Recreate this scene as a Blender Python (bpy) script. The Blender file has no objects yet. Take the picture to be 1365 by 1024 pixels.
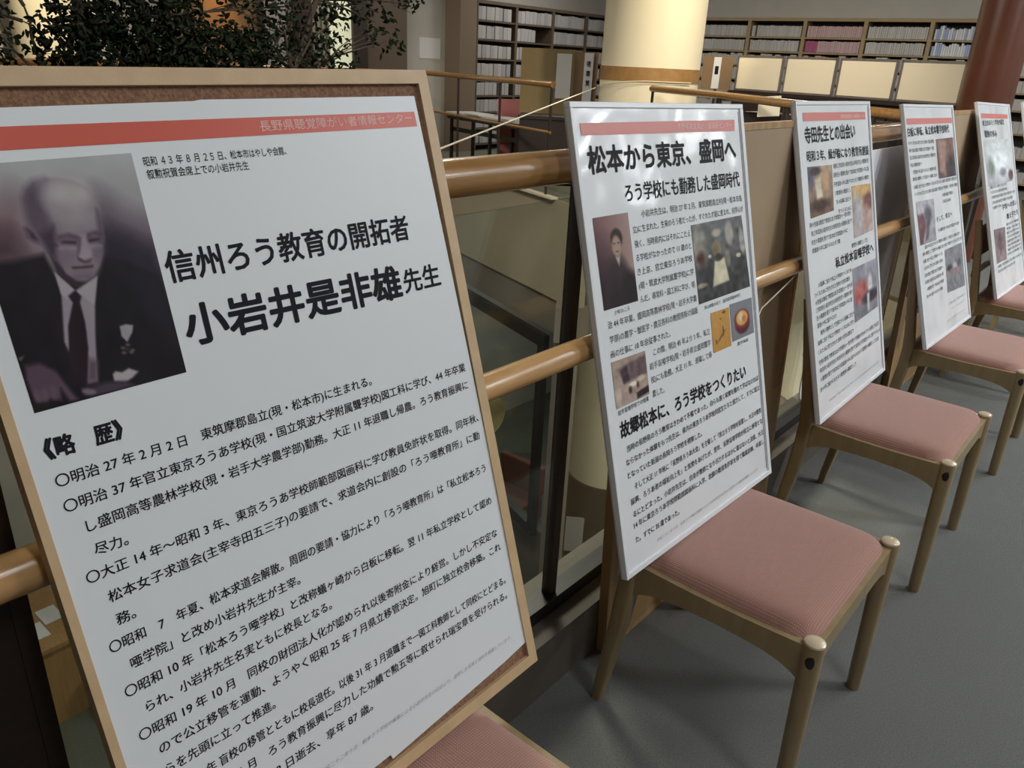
import bpy, bmesh, math, random
from mathutils import Vector, Matrix
import numpy as np
random.seed(7)
C = bpy.context.scene.collection
SC = bpy.context.scene

# ------------------------------------------------------------------ camera
CAM = Vector((0, 0, 1.4788))
RW = [(0.76134659, 0.64678703, 0.0449212),
      (0.27779168, -0.2628207, -0.92398975),
      (-0.58581836, 0.71595518, -0.3797697)]
cd = bpy.data.cameras.new('camera'); cam = bpy.data.objects.new('camera', cd); C.objects.link(cam)
r0, r1, r2 = [Vector(r) for r in RW]
cam.matrix_world = Matrix(((r0.x, -r1.x, -r2.x, CAM.x), (r0.y, -r1.y, -r2.y, CAM.y), (r0.z, -r1.z, -r2.z, CAM.z), (0, 0, 0, 1)))
cd.sensor_width = 36; cd.lens = 36 * 1048.81 / 1365; cd.clip_start = .05; cd.clip_end = 100
SC.camera = cam

# ------------------------------------------------------------------ world, exposure, lights
w = bpy.data.worlds.new('world'); SC.world = w; w.use_nodes = True
w.node_tree.nodes['Background'].inputs[0].default_value = (.9, .93, 1, 1)
w.node_tree.nodes['Background'].inputs[1].default_value = .05
vs = SC.view_settings
vs.view_transform = 'Standard'; vs.look = 'None'; vs.gamma = 1; vs.use_curve_mapping = False; vs.exposure = 0.23
SC.cycles.use_denoising = True
SC.cycles.max_bounces = 7; SC.cycles.transparent_max_bounces = 16
SC.cycles.caustics_reflective = False; SC.cycles.caustics_refractive = False

def area(name, loc, size, power, col=(1, .95, .88), rot=(0, 0, 0)):
    l = bpy.data.lights.new(name, 'AREA'); l.shape = 'RECTANGLE'; l.size, l.size_y = size; l.energy = power; l.color = col
    o = bpy.data.objects.new(name, l); C.objects.link(o); o.location = loc; o.rotation_euler = rot
    return o
def spot(name, loc, target, power, angle=50, col=(1, .86, .6), blend=.6, rad=.08):
    l = bpy.data.lights.new(name, 'SPOT'); l.energy = power; l.color = col; l.spot_size = math.radians(angle); l.spot_blend = blend; l.shadow_soft_size = rad
    o = bpy.data.objects.new(name, l); C.objects.link(o); o.location = loc
    o.rotation_euler = (Vector(target) - Vector(loc)).to_track_quat('-Z', 'Y').to_euler()
    return o
CEIL = 3.5
LAMPS = [(1.35, .6, 24), (1.35, 3.2, 14), (1.35, 5.8, 40), (1.35, 8.4, 40), (3.1, 4.75, 120), (3.1, 7.7, 70), (3.1, 10.6, 30), (6.3, 8.3, 25), (6.3, 11.2, 40), (4.7, 12.9, 40)]
for x, y, pw in LAMPS: area('walkway_light', (x, y, CEIL - .07), (1.25, .3), pw, (.93, .97, 1))
FAR = [(-8.0, 11.5), (-5.0, 11.5), (-2.0, 11.5)]
for x, y in FAR: area('hall_light', (x, y, CEIL - .07), (1.2, .3), 34, (1, .93, .84))
area('left_gallery_fill', (-9.6, 7.6, CEIL - .07), (.3, .9), 26, (1, .93, .84))  # fill without a fitting, added to brighten the left wall
spot('column_spot', (-3.3, 7.9, 3.4), (-5.3, 9.2, 1.9), 220, 60)
spot('screen_spot', (-3.3, 7.0, 3.4), (-3.6, 8.9, 1.5), 165, 100, (1, .88, .70), .9)
spot('left_column_spot', (-8.3, 3.4, 3.4), (-9.5, 3.75, 2.0), 260, 45, rad=.05)
spot('desk_spot', (-5.9, 6.9, 3.4), (-6.4, 8.0, 0), 60, 60)
spot('amber_wall_spot', (-9.4, 5.9, 2.6), (-9.95, 5.95, 1.75), 30, 40, (1, .55, .2))
area('void_fill', (-3.6, 3.4, CEIL - .07), (1.2, 1.2), 210, (1, .93, .82))  # added fill above the void, no fitting, lifts the dark fascia
area('lower_hall_fill', (-2.2, 5.0, -.45), (1.0, .6), 75, (1, .93, .8))  # unseen fill added to brighten the lower level
area('lower_room_fill', (-7.4, 10.6, -1.9), (1.2, .6), 30, (1, .98, .92))  # unseen fill added inside the room behind the lower window
area('left_gallery_fill', (-9.6, 4.9, CEIL - .07), (.3, .9), 18, (1, .93, .84))  # second added fill for the dim left wall

# ------------------------------------------------------------------ materials
MATS = {}
def mat(name, col, rough=.6, metal=0, noise=None, bump=0, bscale=200, coat=0, spec=None, emit=None, stretch=None):
    if name in MATS: return MATS[name]
    m = bpy.data.materials.new(name); m.use_nodes = True; nt = m.node_tree; b = nt.nodes['Principled BSDF']
    b.inputs['Base Color'].default_value = (*col, 1); b.inputs['Roughness'].default_value = rough; b.inputs['Metallic'].default_value = metal
    if coat: b.inputs['Coat Weight'].default_value = coat; b.inputs['Coat Roughness'].default_value = .08
    if spec is not None: b.inputs['Specular IOR Level'].default_value = spec
    tc = nt.nodes.new('ShaderNodeTexCoord'); mp = nt.nodes.new('ShaderNodeMapping'); nt.links.new(tc.outputs['Object'], mp.inputs[0])
    if stretch: mp.inputs['Scale'].default_value = stretch
    if noise:
        col2, sc, det = noise
        n = nt.nodes.new('ShaderNodeTexNoise'); n.inputs['Scale'].default_value = sc; n.inputs['Detail'].default_value = det; nt.links.new(mp.outputs[0], n.inputs['Vector'])
        r = nt.nodes.new('ShaderNodeValToRGB'); r.color_ramp.elements[0].position = .33; r.color_ramp.elements[1].position = .68
        r.color_ramp.elements[0].color = (*col2, 1); r.color_ramp.elements[1].color = (*col, 1)
        nt.links.new(n.outputs['Fac'], r.inputs[0]); nt.links.new(r.outputs[0], b.inputs['Base Color'])
    if bump:
        n2 = nt.nodes.new('ShaderNodeTexNoise'); n2.inputs['Scale'].default_value = bscale; n2.inputs['Detail'].default_value = 3; nt.links.new(mp.outputs[0], n2.inputs['Vector'])
        bp = nt.nodes.new('ShaderNodeBump'); bp.inputs['Strength'].default_value = bump; bp.inputs['Distance'].default_value = .01
        nt.links.new(n2.outputs['Fac'], bp.inputs['Height']); nt.links.new(bp.outputs[0], b.inputs['Normal'])
    if emit:
        b.inputs['Emission Color'].default_value = (*emit[0], 1); b.inputs['Emission Strength'].default_value = emit[1]
    MATS[name] = m; return m
def wood(name, c1, c2, rough=.35, scale=6, stretch=(14, 1, 14), coat=.0):
    return mat(name, c1, rough, noise=(c2, scale, 6), bump=.03, bscale=30, coat=coat, stretch=stretch)

M_carpet = mat('carpet', (.175, .178, .165), .95, noise=(.62 and (.115, .117, .108), 260, 4), bump=.5, bscale=420)
_nt = M_carpet.node_tree
M_farcarpet = mat('far_carpet', (.14, .15, .11), .95, noise=((.10, .11, .08), 90, 3))
M_wall = mat('wall_plaster', (.45, .44, .41), .9, noise=((.42, .41, .38), 3, 3), bump=.05, bscale=120)
M_wallbrown = mat('brown_door_leaf', (.13, .095, .07), .6)
M_ceil = mat('ceiling_board', (.75, .75, .73), .95)
M_fascia = mat('beige_fascia', (.42, .37, .27), .85, noise=((.39, .345, .25), 2, 3), bump=.04, bscale=60)
M_fasciaband = mat('taupe_band', (.22, .19, .155), .8)
M_lowwall = mat('lower_wall', (.26, .235, .20), .9)
M_lowfloor = mat('lower_carpet', (.10, .11, .09), .95, noise=((.08, .09, .07), 40, 3))
M_black = mat('black_metal', (.012, .011, .011), .45)
M_darkbrown = mat('dark_bronze_metal', (.035, .024, .02), .4)
M_darkwood = wood('dark_and_shaded_wood', (.026, .013, .010), (.016, .009, .007), .5, 5, (2, 2, 14))
M_oakrail = wood('oak_handrail', (.36, .19, .06), (.27, .13, .038), .22, 5, (12, 1.2, 12), coat=.5)
M_oakbar = wood('pale_oak_bar', (.56, .33, .14), (.45, .24, .09), .22, 5, (12, 1.2, 12), coat=.5)
M_pine = wood('pine_board', (.36, .22, .10), (.30, .175, .07), .45, 4, (3, 8, .7))
M_pineedge = wood('pine_edge', (.46, .30, .145), (.32, .18, .07), .45, 4, (3, 8, .7))
M_tanface = mat('tan_panel_face', (.36, .26, .16), .7, noise=((.33, .235, .145), 5, 3))
M_chair = wood('beech_chair_wood', (.33, .24, .125), (.27, .19, .095), .35, 6, (6, 6, 1.2), coat=.25)
M_chaircap = mat('polished_beech_cap', (.62, .50, .34), .22, coat=.4)
M_slot = mat('dark_mortise', (.02, .008, .01), .4)
M_frame1 = wood('pale_frame_wood', (.60, .42, .24), (.53, .36, .20), .5, 4, (6, 6, 6))
M_cork = mat('cork', (.30, .165, .10), .95, noise=((.18, .09, .05), 220, 4), bump=.4, bscale=200)
M_paper = mat('matt_paper', (.74, .76, .78), .42, bump=.12, bscale=3.2)
M_ink = mat('black_ink', (.010, .010, .016), .6, spec=.15)
M_inkgray = mat('grey_ink', (.38, .38, .38), .5)
M_red = mat('red_band_ink', (.60, .085, .045), .4)
M_redglare = mat('glare_washed_red_ink', (.60, .17, .14), .4)  # laminate glare mixed into the header red
M_pinkink = mat('pale_pink_ink', (.80, .50, .45), .45)
M_whiteframe = mat('white_plastic_frame', (.74, .75, .77), .3)
M_backboard = mat('grey_backboard', (.50, .48, .49), .7)
M_string = mat('cream_string', (.75, .66, .50), .8)
M_cream = mat('cream_column_plaster', (.80, .73, .55), .85, bump=.03, bscale=50)
M_ochre = mat('ochre_tape', (.36, .205, .075), .6, noise=((.30, .16, .05), 12, 3))
M_redcol = mat('red_brown_column_paint', (.135, .038, .017), .35, noise=((.10, .03, .014), 3, 3))
M_creampanel = mat('cream_board', (.80, .72, .55), .75)
M_alu = mat('dull_aluminium', (.35, .32, .30), .35, metal=.8)
M_shelf = wood('shelf_wood', (.13, .097, .07), (.10, .075, .05), .55, 4, (1, 1, 6))
M_shelfR = wood('light_shelf_wood', (.30, .22, .12), (.24, .17, .09), .55, 4, (1, 1, 6))
M_carrel = mat('olive_tan_board', (.235, .175, .075), .6)
M_carrelside = mat('brown_board_side', (.20, .13, .07), .6)
M_pinkchair = mat('pink_vinyl', (.52, .16, .16), .5)
M_tablewhite = mat('pale_table_top', (.62, .63, .62), .35)
M_leaf = mat('shaded_leaf', (.008, .014, .006), .7, noise=((.004, .007, .003), 8, 2), spec=.12)  # leaf colour darkened to stand for foliage that gets no light
M_bark = mat('bark', (.045, .032, .022), .9, bump=.4, bscale=60)
M_litpaper = mat('lit_paper_screen', (.6, .6, .45), .7, emit=((.60, .62, .42), .55))
M_lamp = mat('lamp_diffuser', (.9, .9, .9), .5, emit=((1, .98, .95), 6))
M_yellow = mat('pale_yellow_sticker', (.60, .55, .24), .6)
M_redcloth = mat('dull_red_cloth', (.22, .07, .06), .8)
M_notice = mat('white_notice', (.62, .64, .66), .6)

def cushion_mat():
    m = mat('dusty_pink_weave', (.42, .225, .175), .9)
    nt = m.node_tree; b = nt.nodes['Principled BSDF']; b.inputs['Sheen Weight'].default_value = .25
    tc = [n for n in nt.nodes if n.type == 'TEX_COORD'][0]
    hs = []
    for ax in ('X', 'Y'):
        wv = nt.nodes.new('ShaderNodeTexWave'); wv.bands_direction = ax; wv.inputs['Scale'].default_value = 68; wv.inputs['Distortion'].default_value = .6
        nt.links.new(tc.outputs['Object'], wv.inputs['Vector']); hs.append(wv)
    mu = nt.nodes.new('ShaderNodeMath'); mu.operation = 'MULTIPLY'; nt.links.new(hs[0].outputs['Fac'], mu.inputs[0]); nt.links.new(hs[1].outputs['Fac'], mu.inputs[1])
    r = nt.nodes.new('ShaderNodeValToRGB'); r.color_ramp.elements[0].color = (.34, .168, .128, 1); r.color_ramp.elements[1].color = (.48, .265, .21, 1)
    nt.links.new(mu.outputs[0], r.inputs[0]); nt.links.new(r.outputs[0], b.inputs['Base Color'])
    bp = nt.nodes.new('ShaderNodeBump'); bp.inputs['Strength'].default_value = .5; bp.inputs['Distance'].default_value = .002
    nt.links.new(mu.outputs[0], bp.inputs['Height']); nt.links.new(bp.outputs[0], b.inputs['Normal'])
    return m
M_cushion = cushion_mat()
def laminate_mat():
    m = mat('laminated_paper', (.74, .76, .78), .45)
    nt = m.node_tree; b = nt.nodes['Principled BSDF']
    b.inputs['Coat Weight'].default_value = .8; b.inputs['Coat Roughness'].default_value = .12
    tc = [n for n in nt.nodes if n.type == 'TEX_COORD'][0]
    n = nt.nodes.new('ShaderNodeTexNoise'); n.inputs['Scale'].default_value = 4.5; n.inputs['Detail'].default_value = 1.0
    nt.links.new(tc.outputs['Object'], n.inputs['Vector'])
    bp = nt.nodes.new('ShaderNodeBump'); bp.inputs['Strength'].default_value = .55; bp.inputs['Distance'].default_value = .03
    nt.links.new(n.outputs['Fac'], bp.inputs['Height']); nt.links.new(bp.outputs[0], b.inputs['Coat Normal'])
    return m
M_lam = laminate_mat()
def glass_mat():
    m = bpy.data.materials.new('railing_glass'); m.use_nodes = True; nt = m.node_tree; nt.nodes.clear()
    o = nt.nodes.new('ShaderNodeOutputMaterial'); t = nt.nodes.new('ShaderNodeBsdfTransparent'); g = nt.nodes.new('ShaderNodeBsdfGlossy')
    t.inputs[0].default_value = (.90, .93, .90, 1); g.inputs['Roughness'].default_value = .02
    f = nt.nodes.new('ShaderNodeFresnel'); ge = nt.nodes.new('ShaderNodeNewGeometry'); mm = nt.nodes.new('ShaderNodeMapRange'); mm.inputs[3].default_value = 1.5; mm.inputs[4].default_value = 1 / 1.5; nt.links.new(ge.outputs['Backfacing'], mm.inputs[0]); nt.links.new(mm.outputs[0], f.inputs[0]); mx = nt.nodes.new('ShaderNodeMixShader')
    nt.links.new(f.outputs[0], mx.inputs[0]); nt.links.new(t.outputs[0], mx.inputs[1]); nt.links.new(g.outputs[0], mx.inputs[2]); nt.links.new(mx.outputs[0], o.inputs[0])
    return m
M_glass = glass_mat()
def print_mat():
    m = bpy.data.materials.new('printed_photo'); m.use_nodes = True; nt = m.node_tree; b = nt.nodes['Principled BSDF']
    a = nt.nodes.new('ShaderNodeVertexColor'); a.layer_name = 'Col'; nt.links.new(a.outputs[0], b.inputs['Base Color']); b.inputs['Roughness'].default_value = .5; b.inputs['Specular IOR Level'].default_value = .2
    return m
M_print = print_mat()

# ------------------------------------------------------------------ builders
def tag(o, label=None, cat=None, group=None, kind=None):
    if label: o['label'] = label
    if cat: o['category'] = cat
    if group: o['group'] = group
    if kind: o['kind'] = kind
    return o
def empty(name, loc=(0, 0, 0), label=None, cat=None, group=None, kind=None, rot=None):
    o = bpy.data.objects.new(name, None); C.objects.link(o); o.location = loc; o.empty_display_size = .1
    if rot: o.rotation_euler = rot
    return tag(o, label, cat, group, kind)
def link(name, me, m, parent=None):
    if m is not None and len(me.materials) == 0: me.materials.append(m)
    o = bpy.data.objects.new(name, me); C.objects.link(o)
    if parent: o.parent = parent
    return o
class MB:
    def __init__(s): s.bm = bmesh.new()
    def box(s, lo, hi, bev=0):
        lo = Vector(lo); hi = Vector(hi); c = (lo + hi) / 2; d = hi - lo
        r = bmesh.ops.create_cube(s.bm, size=1, matrix=Matrix.Translation(c) @ Matrix.Diagonal((d.x, d.y, d.z, 1)))
        if bev:
            es = list({e for v in r['verts'] for e in v.link_edges}); bmesh.ops.bevel(s.bm, geom=es, offset=bev, segments=2, affect='EDGES', profile=.5)
        return s
    def obox(s, c, ax, ay, hx, hy, hz):   # oriented box: centre, axes, half sizes
        ax = Vector(ax).normalized(); ay = Vector(ay).normalized(); az = ax.cross(ay)
        M = Matrix(((ax.x, ay.x, az.x, c[0]), (ax.y, ay.y, az.y, c[1]), (ax.z, ay.z, az.z, c[2]), (0, 0, 0, 1)))
        bmesh.ops.create_cube(s.bm, size=1, matrix=M @ Matrix.Diagonal((2 * hx, 2 * hy, 2 * hz, 1))); return s
    def tube(s, pts, rad, n=12, cap=True, sq=None):
        pts = [Vector(p) for p in pts]; rr = rad if isinstance(rad, (list, tuple)) else [rad] * len(pts); rings = []
        up0 = None
        for i, p in enumerate(pts):
            d = (pts[min(i + 1, len(pts) - 1)] - pts[max(i - 1, 0)]).normalized()
            if up0 is None: up0 = Vector((0, 0, 1)) if abs(d.z) < .8 else Vector((0, 1, 0))
            a = d.cross(up0).normalized(); b = a.cross(d).normalized(); ring = []
            for k in range(n):
                t = 2 * math.pi * (k + .5) / n; ca, sa = math.cos(t), math.sin(t)
                if sq:
                    ex = .35; ca = math.copysign(abs(ca) ** ex, ca) * sq[0]; sa = math.copysign(abs(sa) ** ex, sa) * sq[1]
                ring.append(s.bm.verts.new(p + (a * ca + b * sa) * rr[i]))
            rings.append(ring)
        for i in range(len(rings) - 1):
            for k in range(n): s.bm.faces.new((rings[i][k], rings[i][(k + 1) % n], rings[i + 1][(k + 1) % n], rings[i + 1][k]))
        if cap:
            s.bm.faces.new(rings[0][::-1]); s.bm.faces.new(rings[-1])
        return s
    def prism(s, poly, z0, z1):
        a = [s.bm.verts.new((p[0], p[1], z0)) for p in poly]; b = [s.bm.verts.new((p[0], p[1], z1)) for p in poly]; n = len(poly)
        s.bm.faces.new(a[::-1]); s.bm.faces.new(b)
        for k in range(n): s.bm.faces.new((a[k], a[(k + 1) % n], b[(k + 1) % n], b[k]))
        return s
    def build(s, name, m, parent=None, smooth=False):
        bmesh.ops.recalc_face_normals(s.bm, faces=s.bm.faces)
        me = bpy.data.meshes.new(name); s.bm.to_mesh(me); s.bm.free()
        if smooth:
            for p in me.polygons: p.use_smooth = True
            try: me.set_sharp_from_angle(angle=math.radians(40))
            except Exception: pass
        return link(name, me, m, parent)
def tree_copy(o, parent=None):
    c = o.copy(); C.objects.link(c)
    if parent: c.parent = parent
    for ch in [x for x in bpy.data.objects if x.parent == o]: tree_copy(ch, c)
    return c
def struct(o, name=None): o['kind'] = 'structure'; return o

# ------------------------------------------------------------------ setting
struct(MB().prism([(8, -3), (8, 14.45), (-1.9, 14.45), (-1.9, 6.34), (-.89, 5.66), (-.89, -3)], -.3, 0).build('floor', M_carpet))
EL = [(-9.35, 8.9), (-5.76, 7.56)]
hole = [(-9.35, 8.9), (-5.10, 7.32), (-5.97, 8.56), (-6.5, 9.2), (-6.5, 10.15), (-4.75, 10.15), (-5.12, 8.62), (-1.9, 6.34)]
struct(MB().prism([(-10, 9.15)] + hole + [(-1.9, 14.45), (-10, 14.45)], -.3, 0).build('floor_far', M_farcarpet))
struct(MB().prism([(-10, -3), (-9.3, -3), (-9.3, 7.0), (-9.35, 8.9), (-10, 9.15)], -.3, 0).build('floor_left', M_farcarpet))
def wall(name, lo, hi, m=M_wall): return struct(MB().box(lo, hi).build(name, m))
wall('wall_left', (-10.15, -3.15, -5.6), (-10, 14.6, CEIL))
wall('wall_back', (-10, 14.45, -5.6), (8.15, 14.6, CEIL))
wall('wall_right', (8, -3.15, -.3), (8.15, 14.45, CEIL))
wall('wall_front', (-10, -3.15, -5.6), (8, -3, CEIL))
wall('ceiling', (-10.15, -3.15, CEIL), (8.15, 14.6, CEIL + .12), M_ceil)
struct(MB().box((-10, -3, -5.75), (-.3, 14.45, -5.6)).build('floor_lower', M_lowfloor))
wall('wall_under_gallery', (-.7, -3, -5.6), (-.55, 6.2, -.3), M_lowwall)
def edge_wall(name, a, b, z0, z1, th, m, off=0.0):
    a = Vector((*a, 0)); b = Vector((*b, 0)); d = (b - a).normalized(); nrm = Vector((d.y, -d.x, 0))
    c = (a + b) / 2 + nrm * (off - th / 2); c.z = (z0 + z1) / 2
    return struct(MB().obox(c, d, nrm, (b - a).length / 2, th / 2, (z1 - z0) / 2).build(name, m))
for i in range(len(hole) - 1):
    edge_wall('trim_fascia', hole[i], hole[i + 1], -1.18, .0, .16, M_fascia, .02)
    edge_wall('trim_band', hole[i], hole[i + 1], -1.62, -1.18, .2, M_fasciaband, -.02)
edge_wall('trim_fascia', (-9.3, -3), (-9.3, 8.9), -1.18, 0, .16, M_fascia, .02)
edge_wall('wall_lower_far', (-5.47, 7.33), (-5.10, 7.19), -5.6, -1.62, .1, M_lowwall, -.1)
# pale nosing on the far edge
d = (Vector((-5.6, 7.5, 0)) - Vector((-9.35, 8.9, 0))); dn = d.normalized()
struct(MB().obox(Vector((-7.475, 8.2, .012)) + Vector((dn.y, -dn.x, 0)) * .03, dn, (dn.y, -dn.x, 0), d.length / 2, .05, .012).build('trim_nosing', mat('pale_nosing', (.62, .56, .44), .5)))
# kerb under the near railing
struct(MB().box((-1.07, -3, -.3), (-.89, 5.68, .165)).build('trim_kerb', mat('taupe_kerb', (.12, .10, .082), .75, noise=((.105, .088, .072), 5, 3))))
struct(MB().box((-1.07, -3, .165), (-1.0, 5.68, .172)).build('trim_kerb_ledge', mat('beige_ledge', (.13, .115, .085), .6)))
edge_wall('trim_kerb_end', (-1.9, 6.34), (-.95, 5.68), -1.18, 0, .1, M_fascia, .0)

# lower-level glazed opening with black frame, on the far wall
fr = empty('window_1', (-6.9, 7.86, -5.6), kind='structure')
dn3 = Vector((dn.x, dn.y, 0)); nn = Vector((dn.y, -dn.x, 0))
base = Vector((-5.47, 7.38, 0)); P0 = lambda a, z, o=0: base + dn3 * a + nn * o + Vector((0, 0, z)) - Vector((-6.9, 7.86, -5.6))
def fbar(a0, a1, z0, z1, o=.05, hw=.04):
    c = (P0(a0, z0, o) + P0(a1, z1, o)) / 2
    return MB().obox(c, dn3, nn, abs(a1 - a0) / 2, hw, abs(z1 - z0) / 2)
fbar(-3.6, -.0, -1.78, -1.62).build('frame_head', M_black, fr)
fbar(-.14, -.0, -4.5, -1.78).build('frame_jamb', M_black, fr)
fbar(-3.6, -.14, -4.5, -4.36).build('frame_sill', M_black, fr)
fbar(-2.4, -2.28, -4.36, -1.78).build('mullion', M_black, fr)
fbar(-3.6, -.14, -4.36, -1.78, -.0, .004).build('pane', M_glass, fr)
fbar(-3.9, -.0, -5.6, -4.5, -.12, .05).build('sill_wall', mat('sill_wall_paint', (.13, .12, .10), .8), fr)

# walls' details: left wall with lit paper screen and doors
dr = empty('door_1', (-10, 8.0, 0), kind='structure')
MB().box((0, -.92, 0), (.06, -.66, 2.6)).build('door_jamb', mat('dark_red_brown_jamb', (.035, .015, .015), .5), dr)
MB().box((0, -.30, 0), (.03, .08, 2.6)).build('lit_screen', M_litpaper, dr)
for k in range(4):
    MB().box((0, -.62 + k * .085, 0), (.05, -.585 + k * .085, 2.6)).build('slat', mat('grey_slat', (.32, .31, .24), .6), dr)
MB().box((0, .08, 0), (.08, .34, 2.6)).build('door_jamb', M_darkbrown, dr)
MB().box((0, .34, 0), (.04, 1.17, 2.6)).build('door_leaf', M_wallbrown, dr)
MB().box((0, -.92, 2.6), (.08, 1.2, 2.72)).build('door_head', M_darkbrown, dr)
for y0, y1, m in [(5.3, 6.5, mat('amber_brown_door', (.30, .17, .07), .6))]:
    d2 = empty('door_2', (-10, y0, 0), kind='structure')
    MB().box((0, 0, 0), (.05, y1 - y0, 2.3)).build('door_leaf', m, d2)
    MB().box((0, y1 - y0, 0), (.07, y1 - y0 + .1, 2.4)).build('door_jamb', M_darkbrown, d2)
    MB().box((0, -.1, 0), (.07, 0, 2.4)).build('door_jamb', M_darkbrown, d2)
# notice on the left wall
nt_ = MB().box((-10, 9.47, 1.45), (-9.99, 9.93, 1.76)).build('wall_notice', M_notice); tag(nt_, 'white notice sheet on the grey wall left of the bookcases', 'notice')

# ------------------------------------------------------------------ text helper
def text_mesh(body, bold=0.0, res=2):
    cu = bpy.data.curves.new('t', 'FONT'); cu.body = body; cu.size = 1; cu.resolution_u = res
    o = bpy.data.objects.new('t', cu); C.objects.link(o)
    dg = bpy.context.evaluated_depsgraph_get(); dg.update()
    me = bpy.data.meshes.new_from_object(o.evaluated_get(dg)); bpy.data.objects.remove(o); bpy.data.curves.remove(cu)
    n = len(me.vertices); co = np.empty(n * 3); me.vertices.foreach_get('co', co); co = co.reshape(-1, 3)
    fs = [tuple(p.vertices) for p in me.polygons]; bpy.data.meshes.remove(me)
    return co, fs
class Print:
    """collects flat lettering in a poster's plane"""
    def __init__(s): s.v = []; s.f = []; s.n = 0
    def line(s, body, a, b, hgt, bold=.0, h=.0, slant=0, res=2):
        co, fs = text_mesh(body, bold, res)
        if len(co) == 0: return s
        x0, x1 = co[:, 0].min(), co[:, 0].max(); a = np.array(a, float); b = np.array(b, float); d = b - a; L = np.hypot(*d); d /= L; nrm = np.array([-d[1], d[0]])
        X = (co[:, 0] - x0) / (x1 - x0) * L; Y = (co[:, 1] + .10) * hgt; X = X + Y * slant
        P = a + np.outer(X, d) + np.outer(Y, nrm)
        k = 8 if bold > .019 else (4 if bold > .009 else (2 if bold > .005 else 0)); offs = [(0, 0)] + [(bold * hgt * 1.15 * math.cos(2 * math.pi * (i + .5) / k), bold * hgt * 1.15 * math.sin(2 * math.pi * (i + .5) / k)) for i in range(k)]
        for i, (ox, oy) in enumerate(offs):
            s.v += [(p[0] + ox, p[1] + oy, h + i * 4e-6) for p in P]; s.f += [tuple(q + s.n for q in f) for f in fs]; s.n += len(P)
        return s
    def rect(s, x0, y0, x1, y1, h=0):
        s.v += [(x0, y0, h), (x1, y0, h), (x1, y1, h), (x0, y1, h)]; s.f.append(tuple(s.n + k for k in range(4))); s.n += 4; return s
    def quad(s, pts, h=0):
        s.v += [(p[0], p[1], h) for p in pts]; s.f.append(tuple(s.n + k for k in range(len(pts)))); s.n += len(pts); return s
    def build(s, name, m, parent, stuff=False):
        me = bpy.data.meshes.new(name); me.from_pydata(s.v, [], s.f); me.update(); o = link(name, me, m, parent)
        return o
# ------------------------------------------------------------------ printed pictures (flat prints coloured per vertex)
def s2l(c): c = np.asarray(c, float) / 255; return np.where(c <= .04045, c / 12.92, ((c + .055) / 1.055) ** 2.4)
class Canvas:
    def __init__(s, nx, ny, col):
        s.nx, s.ny = nx, ny; x = np.linspace(0, 1, nx); y = np.linspace(0, 1, ny); s.X, s.Y = np.meshgrid(x, y); s.A = np.ones((ny, nx, 3)) * np.array(col, float)
    def mix(s, m, col): m = np.clip(m, 0, 1)[..., None]; s.A = s.A * (1 - m) + np.array(col, float) * m
    def grad(s, c0, c1, ax=1):
        t = (s.Y if ax == 1 else s.X)[..., None]; s.A = np.array(c0, float) * (1 - t) + np.array(c1, float) * t
    def ell(s, cx, cy, rx, ry, col, soft=.15, rot=0, op=1):
        c, n = math.cos(rot), math.sin(rot); dx = s.X - cx; dy = s.Y - cy; u = (dx * c + dy * n) / rx; v = (-dx * n + dy * c) / ry
        s.mix(op * np.clip((1 + soft - np.sqrt(u * u + v * v)) / (2 * soft), 0, 1), col)
    def poly(s, pts, col, soft=.012, op=1):
        P = np.array(pts); inside = np.zeros(s.X.shape, bool); dist = np.full(s.X.shape, 9.)
        n = len(P)
        for i in range(n):
            a, b = P[i], P[(i + 1) % n]
            cond = (a[1] > s.Y) != (b[1] > s.Y)
            with np.errstate(divide='ignore', invalid='ignore'): xi = (b[0] - a[0]) * (s.Y - a[1]) / (b[1] - a[1] + 1e-12) + a[0]
            inside ^= cond & (s.X < xi)
            d = b - a; t = np.clip(((s.X - a[0]) * d[0] + (s.Y - a[1]) * d[1]) / (d @ d + 1e-12), 0, 1)
            dist = np.minimum(dist, np.hypot(s.X - a[0] - t * d[0], s.Y - a[1] - t * d[1]))
        sd = np.where(inside, dist, -dist); s.mix(op * np.clip(.5 + sd / (2 * soft), 0, 1), col)
    def noise(s, amp, seed=0, k=6):
        r = np.random.RandomState(seed); g = r.randn(k + 2, k + 2)
        yi = s.Y * k; xi = s.X * k; y0 = np.floor(yi).astype(int); x0 = np.floor(xi).astype(int); fy = yi - y0; fx = xi - x0
        v = g[y0, x0] * (1 - fy) * (1 - fx) + g[y0 + 1, x0] * fy * (1 - fx) + g[y0, x0 + 1] * (1 - fy) * fx + g[y0 + 1, x0 + 1] * fy * fx
        s.A += amp * v[..., None]
    def build(s, name, quad, h, parent):    # quad: TL, TR, BR, BL in the poster plane
        TL, TR, BR, BL = [np.array(q, float) for q in quad]; vs_ = []
        X = s.X[..., None]; Y = s.Y[..., None]; P = (TL * (1 - X) + TR * X) * (1 - Y) + (BL * (1 - X) + BR * X) * Y
        co = np.concatenate([P.reshape(-1, 2), np.full((P.size // 2, 1), h)], 1)
        nx, ny = s.nx, s.ny; f = [(j * nx + i, (j + 1) * nx + i, (j + 1) * nx + i + 1, j * nx + i + 1) for j in range(ny - 1) for i in range(nx - 1)]
        me = bpy.data.meshes.new(name); me.from_pydata([tuple(c) for c in co], [], f); me.update()
        at = me.color_attributes.new('Col', 'FLOAT_COLOR', 'POINT'); lin = s2l(np.clip(s.A, 0, 255)).reshape(-1, 3)
        at.data.foreach_set('color', np.concatenate([lin, np.ones((len(lin), 1))], 1).ravel().astype(np.float32))
        return link(name, me, M_print, parent)

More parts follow.
